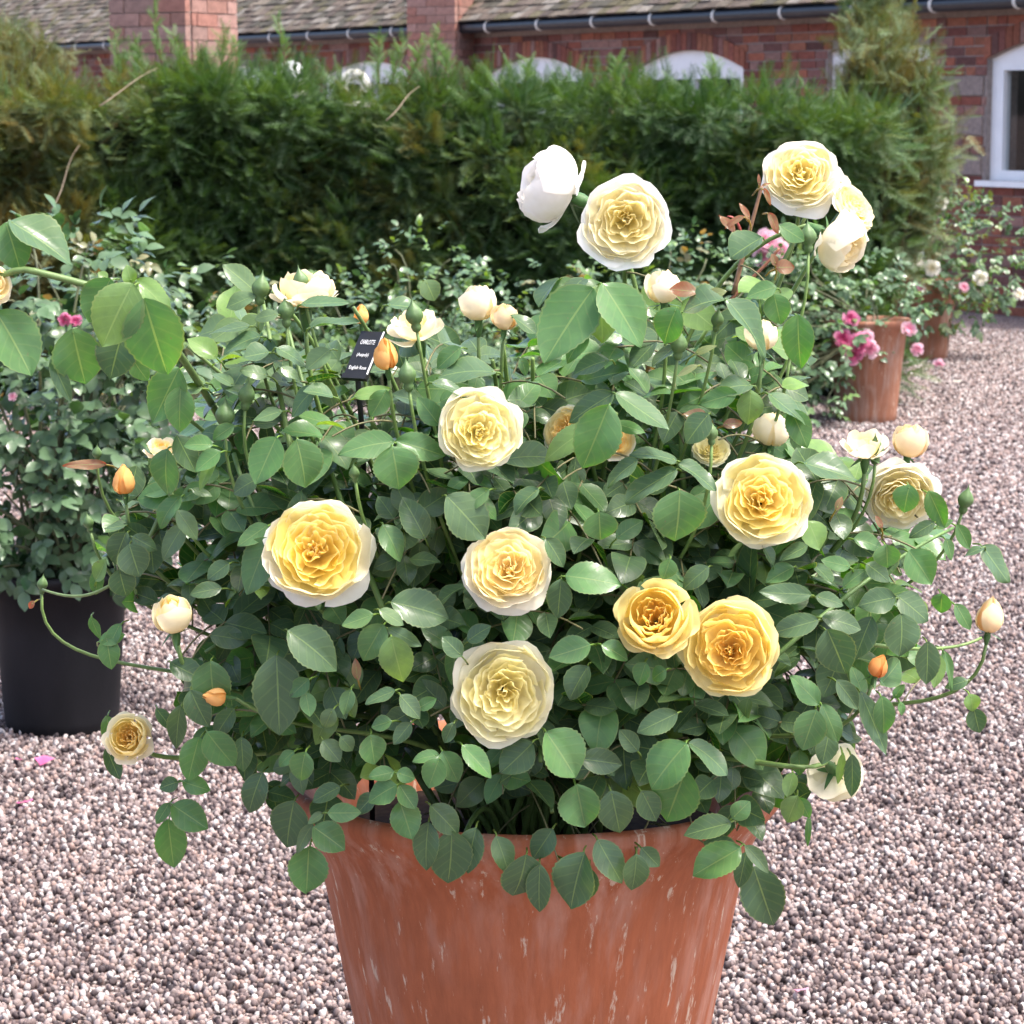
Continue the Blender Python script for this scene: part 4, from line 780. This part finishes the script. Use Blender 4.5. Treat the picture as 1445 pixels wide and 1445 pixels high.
# extra canes that fill the body of the bush
SIL = [(265, 480), (330, 385), (400, 375), (500, 420), (560, 420), (610, 390), (650, 440), (745, 440), (765, 400), (870, 390), (940, 420), (1050, 400), (1110, 400), (1150, 450), (1150, 640), (1210, 660), (1300, 680), (1345, 730), (1410, 780), (1330, 830), (1310, 880), (1330, 950), (1260, 980), (1240, 1050), (1170, 1080), (1120, 1130), (1070, 1220), (1000, 1215), (930, 1225), (850, 1260), (750, 1270), (650, 1225), (570, 1175), (480, 1150), (420, 1230), (370, 1130), (330, 1080), (255, 1060), (250, 950), (330, 890), (280, 850), (200, 850), (140, 850), (140, 750), (190, 660), (220, 560)]
SILA = np.array(SIL, float)
def inside(u, v):
    x, y = SILA[:, 0], SILA[:, 1]; x2, y2 = np.roll(x, -1), np.roll(y, -1); c = ((y > v) != (y2 > v)) & (u < (x2 - x) * (v - y) / (y2 - y + 1e-9) + x); return bool(c.sum() % 2)
k = 0
while k < 66:
    u, v = U(150, 1380), U(400, 1230)
    if not inside(u, v): continue
    Y = yfront(u, v) + U(0.04, 0.42) * (1 if v < 900 else 0.7); e = P(u, v, Y)
    if e[2] < 0.74: 
        if U(0, 1) < 0.6: continue
    cane(e, nz(np.array([e[0] - PX0, e[1] - PY0 - .1, 0.35 if v < 900 else -0.25])), 0.0042, first=0.30); k += 1
# shaded inner leaves around the crown of the plant
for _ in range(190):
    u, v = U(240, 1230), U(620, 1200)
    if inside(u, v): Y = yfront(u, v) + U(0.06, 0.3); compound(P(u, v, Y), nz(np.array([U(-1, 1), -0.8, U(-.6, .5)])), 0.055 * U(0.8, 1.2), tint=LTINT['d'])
def keep(l):
    if not l['fill']: return True
    c = l['b'] + l['R'][:, 0] * l['L'] * 0.5; u, v = PX(c); tip = l['b'] + l['R'][:, 0] * l['L']; ut, vt = PX(tip)
    if c[2] < 0.78 and math.hypot(c[0] - PX0, c[1] - PY0) < 0.33: return False
    if not (inside(u, v) and inside(ut, vt)): return False
    if c[1] < yfront(u, v) + 0.012: return False
    for (bu, bv, r, by) in BL:
        if c[1] < by + 0.03 and math.hypot(u - bu, v - bv) < r + 26: return False
    if 470 < u < 560 and 445 < v < 610 and c[1] < 3.14: return False
    return True
LEAVES = [l for l in LEAVES if keep(l)]
def build_leaf(l):
    big = (not l['fill']) and l.get('px', 0) > 55
    V, Fc, uv = leaf_geo(l['L'], l['W'], 22 if big else 12 if not l['fill'] else 8, 6 if big else 4 if not l['fill'] else 2, U(0.1, 0.5), U(0.0, 0.32), U(0.03, 0.11), 0.028 if big else 0.02 if not l['fill'] else 0.0, U(-.4, .4))
    return V, Fc, uv
rank = sorted(range(len(LEAVES)), key=lambda i: -(10 + LEAVES[i]['L'] if not LEAVES[i]['fill'] else LEAVES[i]['L'] / (LEAVES[i]['b'][1] - 2.3)))
single = set(rank[:300]); Vs, Fs, Us, Ts, nn = [], [], [], [], 0
for i, l in enumerate(LEAVES):
    V, Fc, uv = build_leaf(l)
    if 'pet' in l:
        pl = (np.array(l['pet']) - l['b']) @ l['R']; pv, pf = tube([np.array([0.004, 0, 0]), pl * 0.5 + [0, 0, 0.003], pl], 0.0011, 4); Fc = Fc + [[a + len(V) for a in f] for f in pf]; uv = np.concatenate([uv, np.zeros((len(pv), 2))]); V = np.concatenate([V, pv])
    Wv = V @ l['R'].T
    if i in single:
        link('leaf', mesh('leaf', Wv, Fc, M_LEAF, l['t'], uv), bush, loc=l['b'])
    else:
        Vs.append(Wv + l['b']); Fs += [[a + nn for a in f] for f in Fc]; Us.append(uv); Ts.append(np.tile(l['t'], (len(V), 1))); nn += len(V)
stuff(link('foliage', mesh('foliage', np.concatenate(Vs), Fs, M_LEAF, np.concatenate(Ts), np.concatenate(Us)), bush))
for pts, r0, tint in CANES:
    V, Fc = tube(pts, np.linspace(r0, r0 * 0.55, len(pts)), 7); link('cane', mesh('cane', V, Fc, M_STEM, np.array(tint) * U(0.75, 1.2)), bush)
mb = MB()
for pts, r in PET:
    u, v = PX(pts[-1])
    if 475 < (u + PX(pts[0])[0]) / 2 < 555 and 450 < v < 545: continue
    if inside(u, v) and pts[-1][1] > yfront(u, v): mb.tube(pts, r, 4, (0.13, 0.12, 0.05), False)
stuff(mb.obj('leaf_stalks', M_STEM, bush))
# red young shoots and visible bare stems near the top
mb = MB()
for row, r, t in (([(905, 470, 3.12), (885, 560, 3.12), (870, 640, 3.12), (830, 760, 3.14)], 0.006, (0.10, 0.15, 0.04)), ([(1035, 415, 3.18), (1050, 350, 3.18), (1068, 290, 3.18), (1075, 262, 3.18)], 0.0032, (0.20, 0.11, 0.06)), ([(1048, 345, 3.18), (1046, 320, 3.17), (1038, 303, 3.17), (1026, 306, 3.17)], 0.002, (0.27, 0.05, 0.04)), ([(1030, 425, 3.18), (1055, 395, 3.18), (1080, 378, 3.18), (1100, 350, 3.18)], 0.0026, (0.22, 0.09, 0.05)), ([(965, 690, 2.98), (957, 620, 2.98), (966, 560, 3.0), (957, 500, 3.04)], 0.0036, (0.12, 0.2, 0.05)), ([(545, 870, 2.86), (470, 690, 2.92), (430, 560, 3.0), (403, 450, 3.07)], 0.0036, (0.11, 0.19, 0.05)), ([(415, 660, 2.94), (395, 560, 2.98), (382, 480, 3.02), (370, 420, 3.1)], 0.0034, (0.12, 0.19, 0.05)), ([(1090, 930, 2.86), (1150, 880, 2.86), (1230, 800, 2.92), (1345, 745, 3.02)], 0.0030, (0.10, 0.18, 0.05)), ([(1200, 905, 2.9), (1260, 915, 2.94), (1340, 925, 2.98), (1385, 900, 3.0)], 0.0026, (0.14, 0.22, 0.06)), ([(240, 690, 3.0), (180, 860, 2.95), (110, 850, 3.0), (60, 832, 3.05)], 0.0024, (0.14, 0.2, 0.07)), ([(330, 640, 2.98), (345, 700, 2.95), (380, 760, 2.9), (420, 840, 2.86)], 0.0028, (0.12, 0.2, 0.06))):
    q = [P(*c) for c in row]; V, Fc = tube(bez(*q, 16), np.linspace(r, r * 0.6, 16), 7); link('cane', mesh('cane', V, Fc, M_STEM, t), bush)

# plant name tag on a black stake
TY = 3.08; k = 1 / scl(TY)
tg = thing('plant_label', 'small black plant name tag with white lettering on a black stake', 'label', (P(515, 600, TY)[0], TY, 0.70))
o0 = P(510, 467, TY); ux = np.array([33, -20, 0]) * k; uz = np.array([-24, -40, -60]) * k; nn_ = nz(np.cross(uz, ux)); nn_ = -nn_ if nn_[1] > 0 else nn_
M_TAG = plain('black_tag', (0.012, 0.012, 0.014), 0.4, 0.5); M_TAGW = plain('white_lettering', (0.8, 0.8, 0.8), 0.5)
link('plate', mesh('plate', boxv(o0, ux, uz, -nn_ * 0.003), BOXF, M_TAG, smooth=False), tg)
link('holder', mesh('holder', boxv(o0 + uz * 0.93 - ux * 0.03 - nn_ * 0.0045, ux * 1.04, uz * 0.10, nn_ * 0.006), BOXF, M_TAG, smooth=False), tg)
link('edge', mesh('edge', boxv(o0 + ux * 0.97, ux * 0.05, uz * 0.93, nn_ * 0.0012), BOXF, M_TAGW, smooth=False), tg)
bt = o0 + ux * 0.55 + uz * 0.98; V, Fc = tube([bt - nn_ * 0.004 + [0, 0, 0.005], np.array([bt[0] + 0.004, TY + 0.02, bt[2] - 0.08]), np.array([bt[0] + 0.012, TY + 0.03, 0.66])], 0.0036, 6); link('stake', mesh('stake', V, Fc, M_TAG), tg)
uxn, uzn = nz(ux), -nz(uz)
for txt, f, wd in (('CHARLOTTE', 0.25, 0.62), ('(Auspoly)', 0.52, 0.50), ('English Rose', 0.80, 0.74)):
    cu = D.curves.new('lettering', 'FONT'); cu.body = txt; cu.align_x = 'CENTER'; cu.align_y = 'CENTER'; cu.resolution_u = 2; cu.extrude = 0.0
    to = D.objects.new('lettering', cu); COL.objects.link(to); bpy.context.view_layer.update()
    me = D.meshes.new_from_object(to.evaluated_get(bpy.context.evaluated_depsgraph_get())); D.objects.remove(to); me.materials.clear(); me.materials.append(M_TAGW)
    co = np.array([v.co[:] for v in me.vertices]); co /= (co[:, 0].max() - co[:, 0].min()); c = o0 + ux * 0.5 + uz * f + nn_ * 0.0012; Lx = np.linalg.norm(ux) * wd
    hgt = co[:, 1].max() - co[:, 1].min(); sy = Lx * max(1.0, 0.15 / wd / hgt * 1.3)
    W_ = c + co[:, :1] * uxn * Lx + co[:, 1:2] * uzn * sy; me.vertices.foreach_set('co', W_.astype(np.float32).ravel()); link('lettering', me, tg)

# ------------------------------------------------------------------ other potted roses behind
LT, LTF, LTU = leaf_geo(1.0, 0.62, 4, 2, 0.25, 0.2, 0.05, 0)
LTF = np.array(LTF)
def simple_bloom(parent, p, R, pal, fw):
    mb = MB(); Rm = frame_z(fw)
    for th, psi, pr, ruf, k, tw, curl, fr in rings('loose'):
        V, s, t = petal_v(R, th, psi, pr, ruf, k, tw, curl, nS=5, nT=5); mb.add(V @ Rm.T + p, GF5, petal_tint(pal, fr, s, t))
    V = np.concatenate(mb.v); link('rose_bloom', mesh('rose_bloom', V - p, mb.f, M_PETAL, np.concatenate(mb.t)), parent, loc=p)
def shrub(name, label, base, lumps, nsprig, lsize, tints, nsingle, blooms=(), cat='rose bush', r_in=0.55, group=None):
    t = thing(name, label, cat, base, group); base = np.asarray(base, float); B, A, Nn, S, T = [], [], [], [], []; mb = MB()
    wts = np.array([l[3] * l[4] for l in lumps], float); wts /= wts.sum()
    for i in range(nsprig):
        u, v, Y, ru, rv, rd = lumps[rng.choice(len(lumps), p=wts)]; s = scl(Y); d = nz(rng.normal(0, 1, 3)); q = U(r_in, 1.0) ** 0.5
        c = P(u, v, Y) + d * q * np.array([ru / s, rd, rv / s]) * (1 + 0.22 * noise.noise(Vector(d * 2.2 + i * 0)))
        if c[2] < 0.05: continue
        out = nz(d + rng.normal(0, 0.45, 3) + np.array([0, -0.2, 0.15])); up = nz(np.array([0, -0.25, 0.9]) + 0.5 * d + rng.normal(0, 0.3, 3)); side = np.cross(up, out); sz = lsize * U(0.75, 1.2); tt = np.array(random.choice(tints)) * U(0.75, 1.25)
        for f, sd, m in ((0.5, 1, .8), (0.5, -1, .8), (0.9, 1, .95), (0.9, -1, .95), (1.1, 0, 1.1)):
            B.append(c + out * sz * 1.5 * f); A.append(nz(out * (0.5 if sd else 1) + side * sd + np.array([0, 0, -.25]) + rng.normal(0, .15, 3))); Nn.append(up + rng.normal(0, .25, 3)); S.append(sz * m); T.append(tt * U(.85, 1.15))
        if i % 14 == 0: b0 = base + np.array([U(-.06, .06), U(-.06, .06), 0]); mb.tube(bez(b0, b0 + (c - b0) * [.2, .2, .5], c - out * 0.12, c, 12), np.linspace(0.006, 0.0025, 12), 5, (0.10, 0.11, 0.05))
    B, A, Nn, S, T = map(np.array, (B, A, Nn, S, T)); R = frames(A, Nn); o = np.argsort(B[:, 1] / S)
    for i in o[:nsingle]:
        V = (LT * S[i]) @ R[i].T; link('leaf', mesh('leaf', V, LTF, M_LEAFB, T[i]), t, loc=B[i])
    r = o[nsingle:]
    stuff(scatter_mesh(LT, LTF, B[r], R[r], S[r], T[r], 'foliage', M_LEAFB, t)); mb.obj('stems', M_STEM, t)
    for (u, v, Y, px, pal) in blooms: simple_bloom(t, P(u, v, Y), px / 2 / scl(Y), pal, nz(np.array([U(-.4, .4), -1, U(0, .6)])))
    return t
def lathe_pot(name, label, c, prof, m, soilr, soilz, cat='pot', group=None):
    t = thing(name, label, cat, (c[0], c[1], 0), group); V, Fc = lathe(prof, 48, (c[0], c[1], 0)); V += 0.002 * np.stack([vnoise(V, 9), vnoise(V + 7, 9), 0 * V[:, 0]], 1); link('vessel', mesh('vessel', V, Fc, m), t)
    V, Fc = lathe([(soilr, soilz), (soilr * 0.5, soilz + 0.01), (0.001, soilz + 0.012)], 24, (c[0], c[1], 0)); link('soil', mesh('soil', V, Fc, M_SOIL), t); return t
DK, MD, GL, LG, BZ = (0.020, 0.055, 0.026), (0.034, 0.085, 0.034), (0.045, 0.105, 0.05), (0.10, 0.18, 0.035), (0.16, 0.11, 0.05)
# black plastic pot on the left
def at_ground(u, v):
    x, y = (u - CX) / FPX, (CY - v) / FPX; d = np.array([x, CP + y * SP, -SP + y * CP]); k = -CAMZ / d[2]; return np.array([0, 0, CAMZ]) + d * k
c = at_ground(88, 1028)
pr = [(0.0, 0.0), (0.130, 0.0), (0.139, 0.012), (0.143, 0.04), (0.158, 0.25), (0.168, 0.385), (0.176, 0.388), (0.178, 0.405), (0.172, 0.412), (0.163, 0.406), (0.158, 0.36)]
lathe_pot('plastic_pot', 'black plastic nursery pot standing on gravel under a dark leafy rose', c, pr, M_PLASTIC, 0.16, 0.375)
YL = c[1]
shrub('rose_bush', 'dark leafy rose shrub with a few pink petals in the black plastic pot', (c[0], c[1], 0.38), [(90, 640, YL, 160, 150, .28), (60, 520, YL + .05, 170, 120, .28), (200, 560, YL + .1, 130, 110, .25), (100, 420, YL + .1, 150, 90, .22), (60, 740, YL - .03, 120, 75, .2), (190, 700, YL + .1, 120, 90, .2), (120, 730, YL + .15, 150, 80, .15), (-20, 640, YL, 100, 160, .2), (100, 700, YL - .08, 130, 90, .15), (30, 690, YL - .1, 110, 110, .15)], 820, 0.046, [DK, DK, MD, DK, GL], 290, [(92, 451, YL - .12, 22, 'pink'), (107, 453, YL - .12, 20, 'pink'), (192, 684, YL - .2, 16, 'pink'), (18, 560, YL - .2, 14, 'palepink')])
for (u, v, pal) in ((70, 799, 'pink'), (85, 797, 'whitebg')):
    pass
# glossy rose shrubs between the big pot and the hedge
def gpos(u, Y): q = P(u, 400, Y); return (q[0], Y, 0)
shrub('rose_bush', 'glossy small leaved rose shrub behind the name tag in front of the hedge', gpos(560, 10.6), [(560, 470, 10.6, 150, 90, .35), (600, 400, 10.7, 70, 80, .25), (480, 480, 10.5, 110, 80, .3), (690, 480, 10.6, 110, 90, .3), (600, 560, 10.5, 200, 120, .35)], 560, 0.036, [DK, MD, GL, GL, LG], 120)
shrub('rose_bush', 'glossy rose shrub with bronze young tips below the white bloom pair', gpos(860, 11.4), [(780, 440, 11.4, 90, 80, .3), (880, 430, 11.4, 110, 70, .3), (980, 420, 11.4, 90, 90, .3), (860, 560, 11.4, 200, 130, .35)], 520, 0.038, [DK, MD, GL, LG, MD, BZ], 120)
shrub('rose_bush', 'low rose shrub with bronze leaves in front of the hedge above the black pot', gpos(180, 9.6), [(80, 400, 9.6, 150, 55, .3), (260, 440, 9.6, 120, 60, .3), (180, 520, 9.6, 200, 110, .35)], 380, 0.038, [DK, MD, GL, LG, BZ], 60)
# right-hand terracotta pots and their roses
tp = [(0, 0), (0.135, 0), (0.145, 0.01), (0.150, 0.05), (0.172, 0.28), (0.19, 0.44), (0.205, 0.48), (0.212, 0.50), (0.208, 0.515), (0.196, 0.51), (0.186, 0.47)]
c = at_ground(1222, 596); lathe_pot('terracotta_pot', 'weathered terracotta pot below the magenta roses standing on gravel', c, tp, M_TERRA2, 0.19, 0.46, group='weathered terracotta pots'); Y4 = c[1]
shrub('rose_bush', 'bushy rose with magenta flower clusters spilling over a weathered terracotta pot', (c[0], c[1], .46), [(1130, 480, Y4 - .1, 100, 95, .35), (1060, 420, Y4, 90, 85, .3), (1200, 415, Y4, 90, 50, .3), (1125, 560, Y4 - .3, 70, 45, .2), (1100, 540, Y4 - .3, 70, 60, .2), (1250, 440, Y4, 55, 30, .2), (1150, 390, Y4 + .1, 100, 60, .3), (1060, 520, Y4 - .1, 90, 70, .3)], 700, 0.040, [DK, MD, MD, LG, GL, MD], 160,
      [(1190, 478, Y4 - .32, 30, 'pink'), (1212, 484, Y4 - .34, 34, 'pink'), (1228, 492, Y4 - .33, 28, 'palepink'), (1204, 500, Y4 - .34, 30, 'pink'), (1201, 450, Y4 - .3, 26, 'pink'), (1222, 476, Y4 - .3, 24, 'palepink'), (1283, 464, Y4 - .2, 24, 'palepink'), (1294, 493, Y4 - .2, 20, 'palepink'), (1082, 340, Y4 - .1, 34, 'palepink'), (1100, 352, Y4 - .1, 34, 'palepink'), (1075, 362, Y4 - .1, 28, 'palepink')])
c = at_ground(1303, 508); lathe_pot('terracotta_pot', 'weathered terracotta pot under the white flowered rose beside the building', c, tp, M_TERRA2, 0.19, 0.46, group='weathered terracotta pots'); Y5 = c[1]
shrub('rose_bush', 'spreading rose with white blooms in a terracotta pot by the brick wall', (c[0], c[1], .46), [(1310, 360, Y5, 90, 80, .4), (1390, 360, Y5, 55, 75, .35), (1250, 340, Y5 + .1, 70, 70, .35), (1270, 430, Y5 - .1, 90, 45, .3), (1360, 420, Y5 - .1, 60, 40, .3), (1340, 300, Y5, 45, 40, .25)], 620, 0.042, [DK, MD, GL, LG, GL, (0.13, 0.17, 0.04)], 110,
      [(1290, 365, Y5 - .4, 28, 'whitebg'), (1315, 378, Y5 - .4, 24, 'whitebg'), (1384, 392, Y5 - .4, 24, 'whitebg'), (1327, 286, Y5 - .3, 22, 'whitebg'), (1250, 300, Y5 - .3, 20, 'whitebg'), (1360, 405, Y5 - .4, 16, 'palepink'), (1438, 415, Y5 - .3, 18, 'whitebg'), (1300, 405, Y5 - .4, 14, 'palepink'), (1325, 515, Y5 - .6, 18, 'palepink')])
shrub('rose_bush', 'upright silvery leaved rose growing at the foot of the tall yew', gpos(1240, 17.6), [(1235, 260, 17.6, 55, 55, .3), (1245, 320, 17.6, 60, 60, .3), (1240, 390, 17.6, 70, 80, .3)], 260, 0.045, [GL, MD, (0.06, 0.11, 0.06), BZ], 40, [(1262, 258, 17.3, 16, 'palepink'), (1220, 300, 17.3, 14, 'whitebg')])

# ------------------------------------------------------------------ fallen petals
def fallen(u, v, w_, pal, label):
    p = at_ground(u, v); s = w_ / scl(p[1]); V, a, b = petal_v(s, U(0, 6), 0.6, [(0.05, 0), (0.4, 0.02), (0.75, 0.10), (1.0, 0.22)], 0.06, 3, nS=6, nT=6); V[:, 2] += 0.024
    c = V.mean(0); o = link('fallen_petal', mesh('fallen_petal', V - [c[0], c[1], 0], GF6, M_PETAL, petal_tint(pal, 0.3, a, b)), loc=(p[0], p[1], 0)); o['label'] = label; o['category'] = 'petal'; o['group'] = 'petals fallen on the gravel'
fallen(61, 1091, 32, 'pink', 'bright magenta petal on gravel close to the foot of the black pot')
fallen(31, 1149, 32, 'pink', 'bright magenta petal lying out on open gravel away from the black pot')
fallen(28, 1086, 12, 'pink', 'tiny magenta petal fragment beside the black pot foot')
fallen(1128, 1417, 26, 'palepink', 'pale pink petal lying on gravel beside the large terracotta pot')
fallen(1350, 545, 14, 'whitebg', 'small white petal on gravel near the weathered terracotta pots')
